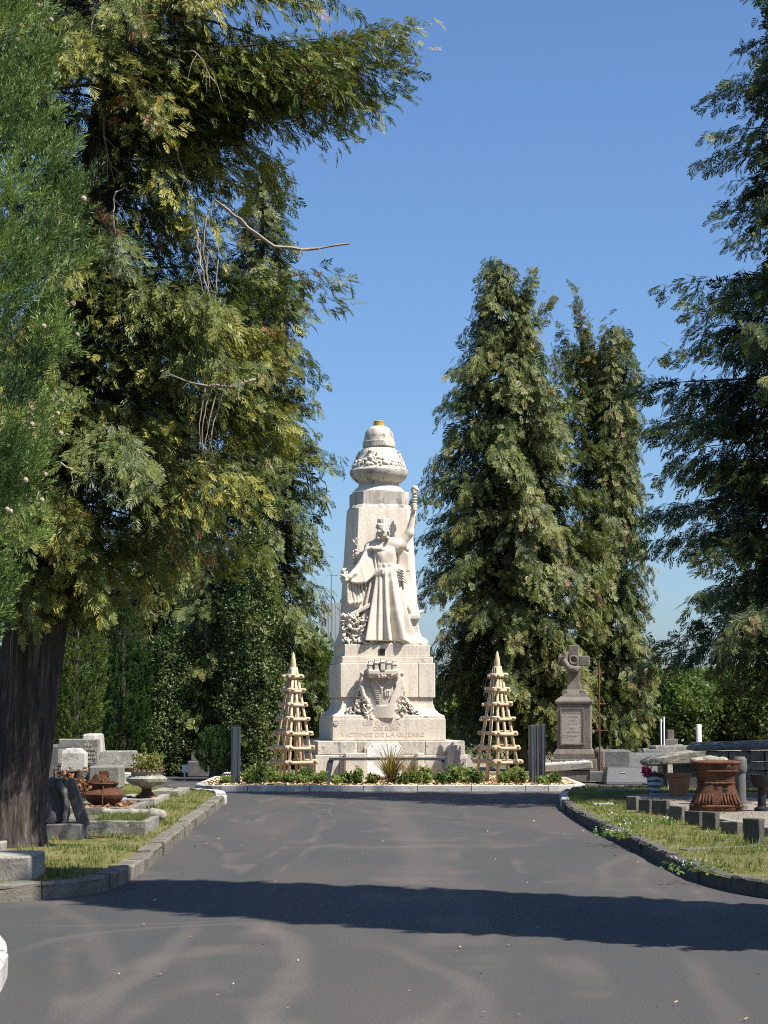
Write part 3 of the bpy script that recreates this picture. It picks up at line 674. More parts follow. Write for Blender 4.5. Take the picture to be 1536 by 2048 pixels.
pi_ = poly_sdf([(v.x, v.z) for v in [Vector(ap(*p)) for p in inn]], X[:, 0, :], Z[:, 0, :])[:, None, :]
A.f[sl] = np.maximum(A.f[sl], -np.maximum(pi_, np.maximum(front - .1 - Y, Y - (front + .05))))     # recessed field
for a, b in (((750, 1358), (763, 1377)), ((780, 1358), (764, 1377)), ((763.5, 1377), (763.5, 1404))): A.cap(ap(*a, -1.235), ap(*b, -1.235), .016, .016, .004)
for k in range(9): A.boxs(ap(753 + .5 * k, 1374 + 3.8 * k, -1.225), (.075 - .004 * k, .012, .006), 0)
for k in range(3): A.boxs(ap(770 + 4 * k, 1388 + (k % 2), -1.23), (.012, .02, .05), 0); A.boxs(ap(770 + 4 * k, 1381 + (k % 2), -1.235), (.018, .02, .012), 0)
for s_, xx in ((-1, 724), (1, 804)):
    A.chain([ap(xx, 1350, -1.17), ap(xx + s_ * 1.0, 1374, -1.19), ap(xx - s_ * 3, 1391, -1.18), ap(xx - s_ * 12, 1405, -1.17), ap(xx - s_ * 15, 1437, -1.17)], [.045, .05, .05, .042, .042], .015)
    A.ell(ap(xx, 1347, -1.2), (.05, .06, .05), .01)
A.boxs(ap(765, 1345, -1.2), (.33, .15, .05), .01); A.boxs(ap(765, 1351, -1.2), (.30, .13, .025), .01)
for k in range(5):
    yo = 2.5 * abs(k - 2); zf = -1.31 + .03 * abs(k - 2)
    A.boxs(ap(741 + 12 * k, 1331 + yo * .6, zf), (.052, .06, .115 - .012 * abs(k - 2)), .004)
    for e in (-1, 0, 1): A.boxs(ap(741 + 12 * k + 3.6 * e, 1317.5 + yo * 1.1, zf), (.013, .05, .022), .002)
    A.boxs(ap(741 + 12 * k, 1324 + yo, zf - .01), (.062, .065, .012), .002)
A.ell(ap(765, 1332, -1.14), (.34, .12, .15), .02)
A.speckle(Vector(ap(733, 1356, -1.34)), Vector(ap(797, 1349, -1.26)), 46, .022, 3, .008)
def tri_in(pts):
    P = [(Vector(ap(*p)).x, Vector(ap(*p)).z) for p in pts]
    def f(p):
        c = False
        for i in range(len(P)):
            (x0, z0), (x1, z1) = P[i], P[i - 1]
            if (z0 > p[2]) != (z1 > p[2]) and p[0] < (x1 - x0) * (p[2] - z0) / (z1 - z0) + x0: c = not c
        return c
    return f
def heap(poly, n, r, seed, ly0=-1.2, ly1=-1.02):
    xs = [p[0] for p in poly]; ys = [p[1] for p in poly]
    A.speckle(Vector(ap(min(xs), max(ys), ly0)), Vector(ap(max(xs), min(ys), ly1)), n, r, seed, .012, tri_in(poly))
heap([(722, 1390), (735, 1395), (742, 1410), (745, 1438), (735, 1440), (726, 1425)], 240, .021, 5, -1.22, -1.05)
heap([(797, 1390), (806, 1400), (806, 1432), (788, 1440), (788, 1410)], 240, .021, 6, -1.22, -1.05)
heap([(718, 1375), (724, 1395), (728, 1425), (695, 1428), (686, 1424), (706, 1410)], 420, .021, 7, -1.18, -1.0)
heap([(806, 1370), (814, 1395), (828, 1415), (846, 1427), (835, 1431), (808, 1420)], 420, .022, 8, -1.18, -1.0)
arms = link('coat_of_arms', A.mesh('coat_of_arms'), M['figure'], mon); arms['label'] = 'carved shield bearing a Y under a mural crown, between leafy garlands'
del A
# ---- plaques, emblem and lettering
def text(txt, size, parent, loc, m, ext=.004, name='lettering', width=None, rx=math.pi / 2, spacing=1.0):
    cu = bpy.data.curves.new('t', 'FONT'); cu.body = txt; cu.size = size; cu.align_x = 'CENTER'; cu.align_y = 'CENTER'; cu.extrude = ext; cu.space_character = spacing
    cu.resolution_u = 2
    to = bpy.data.objects.new('t', cu); COL.objects.link(to)
    dg = bpy.context.evaluated_depsgraph_get(); dg.update(); me = bpy.data.meshes.new_from_object(to.evaluated_get(dg)); bpy.data.objects.remove(to)
    me.materials.clear()
    o = link(name, me, m, parent, loc); o.rotation_euler = (rx, 0, 0)
    if width:
        xs = [v.co.x for v in me.vertices]; k = width / (max(xs) - min(xs)); o.scale = (k, 1, 1)
    return o
for txt, px, py, wd in (('LES CAVEUX', 764, 1446.5, .80), ('DES SIENS', 772, 1457.5, .52), ('VICTIMES DE LA GUERRE', 766, 1469.5, 1.78)):
    p = ml(px, py, -1.225 - FY); text(txt, .125, mon, (p.x, -1.2215 - FY, p.z), M['letter'], .003, width=wd).parent = IB
p = ml(853, 1433, -1.2 - FY); text('M.C.', .05, mon, (p.x, -1.2035 - FY, p.z), M['letter'], .002)
p0, p1 = ml(757, 1311, -.93 - FY), ml(770, 1298, -.93 - FY)
MB().bz(p0.x, p1.x, -.945 - FY, -.9305 - FY, p0.z, p1.z).build('bronze_plate', M['brass'], mon, bevel=.004)
pc = ml(672, 1447, -1.22 - FY)
e1 = MB().lathe([(.052, 0), (.052, .012)], 28).build('emblem_ring', M['rust'], mon, (pc.x, -1.222 - FY, pc.z)); e1.rotation_euler = (math.pi / 2, 0, 0)
e2 = MB().lathe([(.040, 0), (.040, .016)], 28).build('emblem_disc', M['whitepaint'], e1)
e3 = MB().lathe([(.014, 0), (.014, .020)], 20).build('emblem_centre', M['brass'], e2)
def octo(x0, x1, z0, z1, c): return [(x0, z0), (x1, z0), (x1, z1 - c), (x1 - c, z1), (x0 + c, z1), (x0, z1 - c)]
q0, q1 = ml(729, 1545, -1.88), ml(805, 1482, -1.88)
MB().slab_y(octo(q0.x, q1.x, .18, q1.z, .12), -1.855, -1.72).build('plaque_border', M['stone'], mon, bevel=.01)
MB().slab_y(octo(q0.x + .035, q1.x - .035, .20, q1.z - .035, .115), -1.868, -1.85).build('plaque_moulding', M['pinkstone'], mon, bevel=.006)
MB().slab_y(octo(q0.x + .05, q1.x - .05, .21, q1.z - .05, .11), -1.890, -1.86).build('marble_plaque', M['marble'], mon, bevel=.006); MP = [o for o in mon.children if o.name.startswith('marble_plaque')][0]
for px in (745, 792):
    p = ml(px, 1492, -1.89); o = MB().lathe([(.011, 0), (.009, .008), (.004, .012)], 12).build('plaque_bolt', M['brass'], MP, (p.x, -1.890, p.z)); o.rotation_euler = (math.pi / 2, 0, 0)
# low blocks standing in front of the footing
for x0, x1 in ((690, 733), (834, 848)):
    a, b = ml(x0, 1540, -2.03), ml(x1, 1506, -2.03)
    MB().bz(a.x, b.x, -2.04, -1.785, .1, b.z).build('footing_pier', M['stone'], mon, bevel=.015)
a, b = ml(896, 1540, -1.86), ml(922, 1490, -1.86)
MB().bz(a.x, b.x, -1.88, -1.48, .1, b.z).build('corner_pier', SD, mon, bevel=.04, seg=2)

# ------------------------------------------------------------------ foliage
def frond(nb, hw, seed, ln=.40, droop=.22, spread=40, sub=True, tri=False):
    """a flat spray of scale-leaf twigs lying along +x; quads (base, side, tip, side)"""
    rnd = random.Random(seed); V = []; Q = []
    def bz(x, y): return -droop * (x * x) - .10 * y * y
    def blade(x0, y0, ang, l, w_):
        dx, dy = math.cos(ang), math.sin(ang); nx_, ny_ = -dy, dx; tz = rnd.uniform(-.06, .06); o = len(V)
        for (s, t) in (((0, 0), (.62, -1), (1, .75)) if tri else ((0, -.12), (.5, -1), (1, 0), (.5, 1))):
            x, y = x0 + dx * l * s + nx_ * w_ * t, y0 + dy * l * s + ny_ * w_ * t; V.append((x, y, bz(x, y) + tz * s + rnd.uniform(-.015, .015)))
        Q.append((o, o + 1, o + 2) if tri else (o, o + 1, o + 2, o + 3))
    blade(0, 0, 0, 1.0, hw * .45)
    for i in range(nb):
        t = .08 + .86 * i / nb; s = 1 if i % 2 else -1
        l = ln * (1 - .55 * t) * rnd.uniform(.75, 1.2); a = s * R(spread + rnd.uniform(-10, 10) - 12 * t)
        blade(t, 0, a, l, hw * rnd.uniform(.8, 1.2))
        if sub and i % 3 == 0: blade(t + l * .45 * math.cos(a), l * .45 * math.sin(a), a - s * R(42), l * .55, hw * .8)
    blade(.85, 0, rnd.uniform(-.1, .1), .28, hw)
    return np.array(V, dtype=np.float32), np.array(Q, dtype=np.int32)
def plume(nb, hw, seed, spread=24):
    rnd = random.Random(seed); V = []; Q = []
    for i in range(nb):
        t = .75 * i / nb; az = i * 2.4; a = R(spread + rnd.uniform(-8, 12)) * (1 - .5 * t)
        l = (1 - t * .8) * rnd.uniform(.32, .5); d = Vector((math.cos(a), math.sin(a) * math.cos(az), math.sin(a) * math.sin(az)))
        nrm = d.cross(Vector((rnd.uniform(-1, 1), rnd.uniform(-1, 1), rnd.uniform(-1, 1)))).normalized(); o = len(V); b = Vector((t, 0, 0))
        for (s, w_) in ((0, 0), (.6, -1), (1, .8)): V.append(tuple(b + d * l * s + nrm * hw * w_))
        Q.append((o, o + 1, o + 2))
    return np.array(V, dtype=np.float32), np.array(Q, dtype=np.int32)
def leafset(nl, size, seed, elong=1.0):
    """a twig's worth of small rounded leaves scattered in a unit ball"""
    rnd = random.Random(seed); V = []; Q = []
    for i in range(nl):
        c = Vector((rnd.gauss(0, .42), rnd.gauss(0, .42), rnd.gauss(0, .42)))
        n_ = Vector((rnd.gauss(0, .6), rnd.gauss(0, .6), rnd.gauss(.5, .6))).normalized(); a = n_.orthogonal().normalized(); a = Matrix.Rotation(rnd.uniform(0, 6.28), 3, n_) @ a; b = n_.cross(a)
        s = size * rnd.uniform(.7, 1.3); o = len(V)
        for (x, y) in ((-1 * elong, 0), (.1, -.62), (1 * elong, .0), (.1, .62)): V.append(tuple(c + a * x * s + b * y * s + n_ * (.18 * s * abs(y))))
        Q.append((o, o + 1, o + 2, o + 3))
    return np.array(V, dtype=np.float32), np.array(Q, dtype=np.int32)
class Crown:
    def __init__(self, seed): self.p = []; self.a = []; self.n = []; self.s = []; self.t = []; self.rg = np.random.default_rng(seed)
    def add(self, P, A, Nn, S_, T): self.p.append(P); self.a.append(A); self.n.append(Nn); self.s.append(S_); self.t.append(T)
    def count(self): return sum(len(x) for x in self.p)
    def build(self, name, tmpl, m, parent, loc=(0, 0, 0)):
        P, A, Nn, S_, T = (np.concatenate(x).astype(np.float32) for x in (self.p, self.a, self.n, self.s, self.t))
        A /= np.linalg.norm(A, axis=1, keepdims=True) + 1e-9
        B = np.cross(Nn, A); B /= np.linalg.norm(B, axis=1, keepdims=True) + 1e-9; C = np.cross(A, B)
        pick = self.rg.integers(0, len(tmpl), len(P)); Vs = []; Qs = []; Ts = []; off = 0
        for k, (tv, tq) in enumerate(tmpl):
            i = np.nonzero(pick == k)[0]
            if not len(i): continue
            fr = np.stack([A[i], B[i], C[i]], 1) * S_[i][:, None, None]
            V = P[i][:, None, :] + np.einsum('vk,nkj->nvj', tv, fr)
            Vs.append(V.reshape(-1, 3)); Qs.append((tq[None] + (np.arange(len(i)) * len(tv))[:, None, None]).reshape(-1, tq.shape[1]) + off); off += V.shape[0] * V.shape[1]
            Ts.append(np.repeat(T[i], len(tv)))
        me = np_mesh(name, np.concatenate(Vs), np.concatenate(Qs), np.clip(np.concatenate(Ts), 0, 1))
        return link(name, me, m, parent, loc)
def unit(v): return v / (np.linalg.norm(v, axis=-1, keepdims=True) + 1e-9)

TM_B = [frond(13, .050, 10 + i, .60, .16, 40, False, True) for i in range(6)]
TM_J = [plume(9, .16, 45 + i, 30) for i in range(3)]
TM_F = [frond(11, .068, 20 + i, .64, .18, 42, False, True) for i in range(6)]
TM_C = [plume(13, .036, 30 + i, 30) for i in range(6)]
TM_T = [plume(13, .070, 40 + i, 30) for i in range(4)]
TM_I = [leafset(13, .17, 50 + i) for i in range(4)]
TM_L = [leafset(10, .21, 60 + i, 1.15) for i in range(4)]

def trunk_mesh(base_r, top_r, h, lean, seed, flute=.10, nz=46, na=56, flare=.28):
    V = []; Q = []
    for i in range(nz):
        t = i / (nz - 1); z = h * t ** 1.4; r = base_r + (top_r - base_r) * (z / h); r *= 1 + flare * math.exp(-z / .35) + .35 * math.exp(-z / .10)
        ox, oy = lean[0] * (z / h), lean[1] * (z / h)
        for j in range(na):
            a = 2 * math.pi * j / na; tw = a + .10 * z
            f = mnoise.noise(Vector((math.cos(tw) * 2.6 + seed, math.sin(tw) * 2.6, z * .22))) + .8 * mnoise.noise(Vector((math.cos(tw) * 7 + seed, math.sin(tw) * 7, z * .45)))
            g = -abs(mnoise.noise(Vector((math.cos(tw) * 4.3, math.sin(tw) * 4.3 + seed, z * .2))))
            rr = r * (1 + flute * f + flute * 1.6 * g); V.append((ox + rr * math.cos(a), oy + rr * math.sin(a), z - .08))
    for i in range(nz - 1):
        for j in range(na): a, b = i * na + j, i * na + (j + 1) % na; Q.append((a, b, b + na, a + na))
    return np_mesh('trunk', np.array(V), np.array(Q), smooth=True)

def conifer(name, label, base, height, lean, tr, prof, nb, tmpl, mat, seed, slen=.26, droop=.35, up=.15, hang=.9, dens=13.0, tint=(.35, .75), z_hi=None,
            extra=(), drop=.25, fill=1.0, away=math.pi / 2, group=None, bark='bark', flute=.08, bare=0, sec=1.0, limb_mat='limb', taper=.15, jitter=.28, dead=.02, tips=()):
    """prof: (z, radius) pairs; extra: (z, azimuth, length, up, droop) hand-placed limbs"""
    root = thing(name, label, 'tree', (base[0], base[1], 0 if len(base) < 3 else base[2]), 0, group)
    rnd = random.Random(seed); cr = Crown(seed); limbs = MB(); twigs = MB()
    link('trunk', trunk_mesh(tr, tr * taper, height * .97, lean, seed, flute), M[bark], root)
    pz = [p[0] for p in prof]; pr = [p[1] for p in prof]
    z0, z1 = pz[0], pz[-1]
    todo = []
    for k in range(nb):
        t = (k + rnd.random()) / nb; z = z0 + (z1 - z0) * t
        r = np.interp(z, pz, pr) * (1 + jitter * rnd.uniform(-1, .6))
        lump = 1 + .22 * mnoise.noise(Vector((z * .8 + seed, k * 2.4 % 6.28, seed * 1.7)))
        todo.append((z, k * 2.39996 + rnd.uniform(-.5, .5), max(.25, r * lump), up * rnd.uniform(.5, 1.5), droop * rnd.uniform(.6, 1.3), 1.0))
    for e in extra: todo.append(tuple(e) + (1.25,))
    for (z, az, L, upk, dr, dk) in todo:
        c0 = np.array([lean[0] * z / height, lean[1] * z / height, z]); dh = np.array([math.cos(az), math.sin(az), 0.]); side = np.array([-dh[1], dh[0], 0.])
        bend = rnd.uniform(-.22, .22)
        def path(t): return c0 + dh * L * t + side * bend * L * t * t + np.array([0, 0, upk * L * t - dr * L * t * t])
        ts = np.linspace(0, 1, 6); pts = [path(t) for t in ts]
        r0 = .008 + .0065 * L
        if L > .5: limbs.tube([path(t * .9) for t in ts], [r0 * (1 - .85 * t) for t in ts], 5)
        tb = rnd.uniform(*tint); low = z > (z_hi or 1e9) or math.cos(az - away) > .45      # far side of the crown: half as many
        n2 = max(4, int((.35 + L * math.sqrt(1 + upk * upk)) * 6.5 * sec * dk * (.45 if low else 1)))
        for q in range(n2):
            t = .12 + .88 * ((q + rnd.random()) / n2) ** .8; p0 = path(t); tg = unit(path(min(1, t + .05)) - path(t - .05))
            s = 1 if q % 2 else -1; yaw = s * R(rnd.uniform(25, 75)) * (1 - .5 * t)
            l2 = (.20 + .42 * (1 - t) * min(L, 2.6) * .55) * rnd.uniform(.7, 1.3)
            d2 = np.array([tg[0] * math.cos(yaw) - tg[1] * math.sin(yaw), tg[0] * math.sin(yaw) + tg[1] * math.cos(yaw), tg[2] - .15])
            m_ = max(2, int(l2 * dens)); u = (np.arange(m_) + cr.rg.random(m_)) / m_
            P = p0 + d2 * (l2 * u)[:, None] + np.stack([np.zeros(m_), np.zeros(m_), -.35 * l2 * u * u], 1) + cr.rg.normal(0, .03, (m_, 3))
            hk = hang * cr.rg.uniform(.5, 1.4, m_); P[:, 2] -= drop * cr.rg.random(m_) ** 1.6 - .07
            Ax = d2 * cr.rg.uniform(.5, 1.1, m_)[:, None] + np.stack([np.zeros(m_), np.zeros(m_), -hk], 1) + cr.rg.normal(0, .30, (m_, 3))
            Nn = cr.rg.normal(0, .55, (m_, 3)) + np.array([dh[0] * .9, dh[1] * .9, .7])
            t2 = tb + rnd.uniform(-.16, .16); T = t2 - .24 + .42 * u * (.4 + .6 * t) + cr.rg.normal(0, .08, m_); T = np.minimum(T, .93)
            if rnd.random() < dead: T = np.full(m_, .985) + cr.rg.normal(0, .01, m_)
            cr.add(P, Ax, Nn, slen * cr.rg.uniform(.65, 1.25, m_) * (1.3 if low else 1), T)
        mi = int(L * 10 * fill)                    # inner foliage along the limb, tinted darkest to put shade inside the crown
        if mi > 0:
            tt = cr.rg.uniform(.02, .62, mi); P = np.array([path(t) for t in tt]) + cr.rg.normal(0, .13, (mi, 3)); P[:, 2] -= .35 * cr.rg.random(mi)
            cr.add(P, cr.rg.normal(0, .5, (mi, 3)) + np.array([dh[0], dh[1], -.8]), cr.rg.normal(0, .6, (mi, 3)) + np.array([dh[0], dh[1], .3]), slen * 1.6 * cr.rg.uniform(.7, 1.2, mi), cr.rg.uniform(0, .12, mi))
    for k in range(bare):                       # bare grey twigs hanging in the crown
        z = rnd.uniform(z0, min(z1, z_hi or z1)); az = rnd.uniform(0, 6.28); r = np.interp(z, pz, pr) * rnd.uniform(.45, .8)
        p = Vector((lean[0] * z / height + r * math.cos(az), lean[1] * z / height + r * math.sin(az), z)); pp = [p]
        dv = Vector((rnd.uniform(-.5, .5), rnd.uniform(-.5, .5), rnd.uniform(-.8, .2)))
        for j in range(5): dv += Vector((rnd.uniform(-.35, .35), rnd.uniform(-.35, .35), -.28)); pp.append(pp[-1] + dv.normalized() * rnd.uniform(.10, .22))
        twigs.tube(pp, [.010, .009, .008, .006, .005, .003], 4)
        for j in range(2, 5):
            dv2 = Vector((rnd.uniform(-1, 1), rnd.uniform(-1, 1), -.8)).normalized(); twigs.tube([pp[j], pp[j] + dv2 * .15, pp[j] + dv2 * .25 + Vector((0, 0, -.12))], [.006, .004, .002], 4)
    for pts_, rad_, n_ in tips:
        q = []; rr_ = []
        for i in range(len(pts_) - 1):
            for j in range(4):
                u = j / 4; q.append(Vector(pts_[i]).lerp(Vector(pts_[i + 1]), u) + (Vector((rnd.uniform(-1, 1), rnd.uniform(-1, 1), rnd.uniform(-1, 1))) * .014 if i + j else Vector())); rr_.append((rad_[i] * (1 - u) + rad_[i + 1] * u) * rnd.uniform(.7, .95))
        q.append(Vector(pts_[-1])); rr_.append(rad_[-1] * .6); mbt = MB().tube(q, rr_, n_); ax_ = q[-1] - q[0]
        for i in range(3, len(q) - 1, 2):
            dv = (ax_.normalized() * .6 + Vector((rnd.uniform(-1, 1), rnd.uniform(-1, 1), rnd.uniform(-1.2, .4)))).normalized(); l_ = rnd.uniform(.08, .28)
            mbt.tube([q[i], q[i] + dv * l_ * .5, q[i] + dv * l_ + Vector((0, 0, -.05))], [rr_[i] * .45, rr_[i] * .3, .002], 4)
        mbt.build('dead_branch', M['twig'], root)
    limbs.build('limbs', M[limb_mat], root)
    if twigs.v: twigs.build('bare_twigs', M['twig'], root)
    cr.build('crown', tmpl, M[mat], root)
    return root, cr.count()

def column_tree(name, label, base, prof, n, tmpl, mat, seed, slen, tint=(.2, .9), zr=None, lump=.12, upw=1.0, cat='tree', group=None, cones=0, lf=1.1, tr=.12, tuft=0.0, clump=0, cone_r=.02, squash=1.0):
    """dense upright foliage mass: sprays on and just under an uneven surface of revolution"""
    root = thing(name, label, cat, (base[0], base[1], base[2] if len(base) > 2 else 0), 0, group)
    cr = Crown(seed); rg = cr.rg; pz = np.array([p[0] for p in prof]); pr = np.array([p[1] for p in prof])
    zlo, zhi = (pz[0], pz[-1]) if zr is None else zr
    zz = np.linspace(pz[0], pz[-1], 400); wgt = np.interp(zz, pz, pr) * np.where((zz >= zlo) & (zz <= zhi), 1.0, .18); cdf = np.cumsum(wgt); cdf /= cdf[-1]
    z = np.interp(rg.random(n), cdf, zz); a = rg.random(n) * 2 * math.pi
    lumpv = np.array([mnoise.noise(Vector((math.cos(q) * 2.2 * lf + seed, math.sin(q) * 2.2 * lf, y * lf * .9))) + .6 * mnoise.noise(Vector((math.cos(q) * 5 * lf, math.sin(q) * 5 * lf + seed, y * 2.2 * lf))) for q, y in zip(a, z)])
    if tuft: lumpv = lumpv + tuft * np.array([mnoise.noise(Vector((math.cos(q) * 9 + seed, math.sin(q) * 9, y * 5.5))) for q, y in zip(a, z)])
    dep = rg.random(n) ** 2.0 * .32
    r = np.interp(z, pz, pr) * (1 + lump * 1.6 * lumpv - dep)
    out = np.stack([np.cos(a), np.sin(a), np.zeros(n)], 1)
    P = out * r[:, None] + np.stack([np.zeros(n), np.zeros(n), z], 1)
    P[:, 1] *= squash
    A = out * rg.uniform(.25, .75, n)[:, None] + np.stack([np.zeros(n), np.zeros(n), upw * rg.uniform(.6, 1.2, n)], 1) + rg.normal(0, .22, (n, 3))
    Nn = out + rg.normal(0, .5, (n, 3))
    T = tint[0] + (tint[1] - tint[0]) * np.clip(.5 + .55 * lumpv + rg.normal(0, .16, n), 0, 1)  # hollows tinted darker than lumps, so the colour carries shade between tufts
    if clump:                                   # gather the sprays into separate upswept tufts
        k = rg.integers(0, clump, n); jit = rg.normal(0, 1, (n, 3)); ax = out[k] * .42 + np.array([0, 0, .95]) + rg.normal(0, .15, (clump, 3))[k]
        size = rg.uniform(.7, 1.35, clump)[k]
        P = P[k] * np.array([.93, .93, 1.0]) + ax * (.20 * size * rg.random(n))[:, None] + jit * .030
        A = ax + jit * .34; Nn = out[k] + rg.normal(0, .5, (n, 3)); T = np.clip(T[k] * 1.3 - .15 + rg.normal(0, .2, clump)[k], 0, 1) + rg.normal(0, .07, n)
    cr.add(P, A, Nn, slen * rg.uniform(.65, 1.3, n), T)
    link('trunk', trunk_mesh(tr, tr * .3, float(pz[-1]) * .92, (0, 0), seed, .06, 20, 20), M['bark'], root)
    cr.build('crown', tmpl, M[mat], root)
    for k in range(cones):
        aa = rg.uniform(-2.2, .5); zc = rg.uniform(zlo, zhi); rr = np.interp(zc, pz, pr) * rg.uniform(1.0, 1.08)
        mb = MB(); q = cone_r * rg.uniform(.8, 1.2); mb.lathe([(q * .3, -q), (q * .85, -q * .6), (q, 0), (q * .8, q * .65), (q * .25, q)], 9); mb.build('cone', M['cone'], root, (rr * math.cos(aa), rr * math.sin(aa), zc))
    return root, n

CNT = {}
# big shaggy tree at the left, trunk in frame
bx, by = gnd(6, 1712)[:2]
def baz(px, py, d): return None
extraB = [
    (8.3, R(-6), 3.6, .36, .08), (8.6, R(4), 3.3, .32, .10), (8.4, R(-2), 3.4, .26, .08), (8.4, R(-16), 3.0, .24, .16), (8.9, R(-10), 3.0, .22, .16), (8.8, R(14), 3.3, .30, .20), (8.4, R(2), 2.8, .22, .16), (8.7, R(-24), 2.8, .25, .2),
    (6.15, R(-4), 2.95, .22, .10), (5.9, R(-14), 2.5, .12, .2), (5.3, R(-8), 2.4, .1, .2), (4.6, R(-12), 2.4, .05, .2), (6.5, R(-20), 2.3, .15, .2), (5.0, R(5), 2.5, .1, .2), (6.2, R(-35), 2.3, .1, .25), (5.6, R(-42), 2.5, .1, .25),
    (4.4, R(-38), 2.2, .0, .25), (4.1, R(-72), 1.7, .0, .35), (3.6, R(-60), 1.25, .0, .5), (3.4, R(-90), 1.15, .0, .5), (3.35, R(-115), 1.1, .0, .5), (3.9, R(-20), 2.0, 0, .3)]
tpB = []
_p = lambda px, py, d: at(px, py, d) - Vector((bx, by, 0))
tpB.append(([_p(700, 487, 21.3), _p(620, 500, 21.2), _p(545, 492, 21.0), _p(480, 440, 20.9), _p(430, 400, 20.8)], [.012, .02, .024, .024, .018], 6))
tpB.append(([_p(430, 400, 20.8), _p(412, 440, 20.8), _p(405, 500, 20.8), _p(418, 560, 20.85)], [.018, .014, .012, .005], 5))
tpB.append(([_p(392, 460, 20.8), _p(400, 530, 20.7), _p(420, 590, 20.7)], [.016, .018, .006], 5))
tpB.append(([_p(510, 760, 20.9), _p(460, 775, 20.8), _p(400, 770, 20.7), _p(335, 745, 20.7)], [.028, .024, .016, .006], 6))
for k in range(0, 7, 2): tpB.append(([_p(440 + 6 * k - 30, 775 + 2 * k, 20.8), _p(424 + 4 * k - 25, 830 + 6 * k, 20.75), _p(418 + 3 * k - 20, 900 + 7 * (k % 3), 20.75)], [.010, .008, .003], 4))
for k in range(0, 6, 2): tpB.append(([_p(400 + 9 * k, 480 + 10 * k, 20.9), _p(396 + 9 * k, 540 + 10 * k, 20.85), _p(408 + 6 * k, 590 + 12 * (k % 2), 20.85)], [.009, .008, .003], 4))
tpB.append(([_p(330, 950, 20.8), _p(290, 990, 20.8), _p(250, 925, 20.8)], [.030, .026, .018], 6))
tpB.append(([_p(120, 925, 20.6), _p(150, 945, 20.6), _p(195, 948, 20.6)], [.016, .012, .005], 5))
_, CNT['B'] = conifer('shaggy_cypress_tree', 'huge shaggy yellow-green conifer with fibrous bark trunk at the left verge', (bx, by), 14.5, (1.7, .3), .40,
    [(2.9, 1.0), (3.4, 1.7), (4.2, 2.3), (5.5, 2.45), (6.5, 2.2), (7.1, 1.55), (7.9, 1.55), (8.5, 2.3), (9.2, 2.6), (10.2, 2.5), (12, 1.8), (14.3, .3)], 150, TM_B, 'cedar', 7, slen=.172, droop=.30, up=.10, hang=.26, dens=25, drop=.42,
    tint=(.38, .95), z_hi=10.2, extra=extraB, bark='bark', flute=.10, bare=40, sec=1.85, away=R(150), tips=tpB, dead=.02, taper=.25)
# near column cypress, top left
_, CNT['A'] = column_tree('column_cypress', 'dense blue-green column cypress dotted with cones at the left edge', (xat(-178, 12.1), 12.1),
    [(.4, .25), (1.0, .34), (1.9, .40), (2.2, .54), (2.85, .75), (3.2, .81), (3.75, .89), (4.05, .90), (4.35, .99), (4.65, 1.0), (5.0, .87), (5.3, .76), (5.9, .73), (8, .7), (10, .6), (12, .35), (13.4, .06)], 14000, TM_C, 'cypress', 3, .135, (.0, 1.0), (1.9, 6.2), .10, cones=60, lf=1.8, cone_r=.017, tuft=.6, clump=620)
# off-frame column cypress whose long shadow crosses the road
_, CNT['J'] = column_tree('shading_cypress', 'tall dark cypress right of the frame throwing its shadow over the road', (5.0, 13.9),
    [(.3, .7), (1.5, 1.15), (4, 1.3), (8, 1.25), (11, 1.0), (12.6, .5), (14.2, .06)], 8500, TM_J, 'thuja', 13, .50, lump=.12)
# conifers behind the island, left
dC = 50.0
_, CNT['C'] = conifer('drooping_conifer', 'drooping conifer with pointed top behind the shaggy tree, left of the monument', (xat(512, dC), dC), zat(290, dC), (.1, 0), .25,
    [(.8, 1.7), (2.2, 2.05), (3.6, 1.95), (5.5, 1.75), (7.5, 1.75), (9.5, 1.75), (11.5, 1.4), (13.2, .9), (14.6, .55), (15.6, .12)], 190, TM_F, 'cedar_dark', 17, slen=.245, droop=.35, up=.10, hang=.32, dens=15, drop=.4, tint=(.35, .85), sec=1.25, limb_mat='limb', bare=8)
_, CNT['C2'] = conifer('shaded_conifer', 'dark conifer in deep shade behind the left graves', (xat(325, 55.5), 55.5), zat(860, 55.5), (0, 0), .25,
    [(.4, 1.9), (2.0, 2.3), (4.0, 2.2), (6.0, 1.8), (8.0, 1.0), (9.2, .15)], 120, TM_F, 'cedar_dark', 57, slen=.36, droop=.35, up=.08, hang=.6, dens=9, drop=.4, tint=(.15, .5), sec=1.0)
# conifers behind the island, right
dG = 52.0
exG = [(10.9, R(8), .85, 2.6, .0), (11.2, R(-10), .75, 2.4, .0), (10.5, R(0), 1.2, 1.6, .0), (8.0, R(-5), 2.5, .3, .1), (7.0, R(5), 2.6, .25, .1), (6.0, R(-12), 2.6, .2, .1), (9.0, R(0), 2.1, .5, .1)]
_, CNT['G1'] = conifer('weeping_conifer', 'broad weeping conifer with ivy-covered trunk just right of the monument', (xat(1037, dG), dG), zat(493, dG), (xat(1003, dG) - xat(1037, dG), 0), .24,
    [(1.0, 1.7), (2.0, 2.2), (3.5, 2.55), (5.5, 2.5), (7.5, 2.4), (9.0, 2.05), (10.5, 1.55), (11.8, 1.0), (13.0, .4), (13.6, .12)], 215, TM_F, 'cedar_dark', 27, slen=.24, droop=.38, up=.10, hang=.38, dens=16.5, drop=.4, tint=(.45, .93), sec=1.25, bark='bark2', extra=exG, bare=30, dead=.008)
dH = 53.0
zt_ = zat(640, dH)
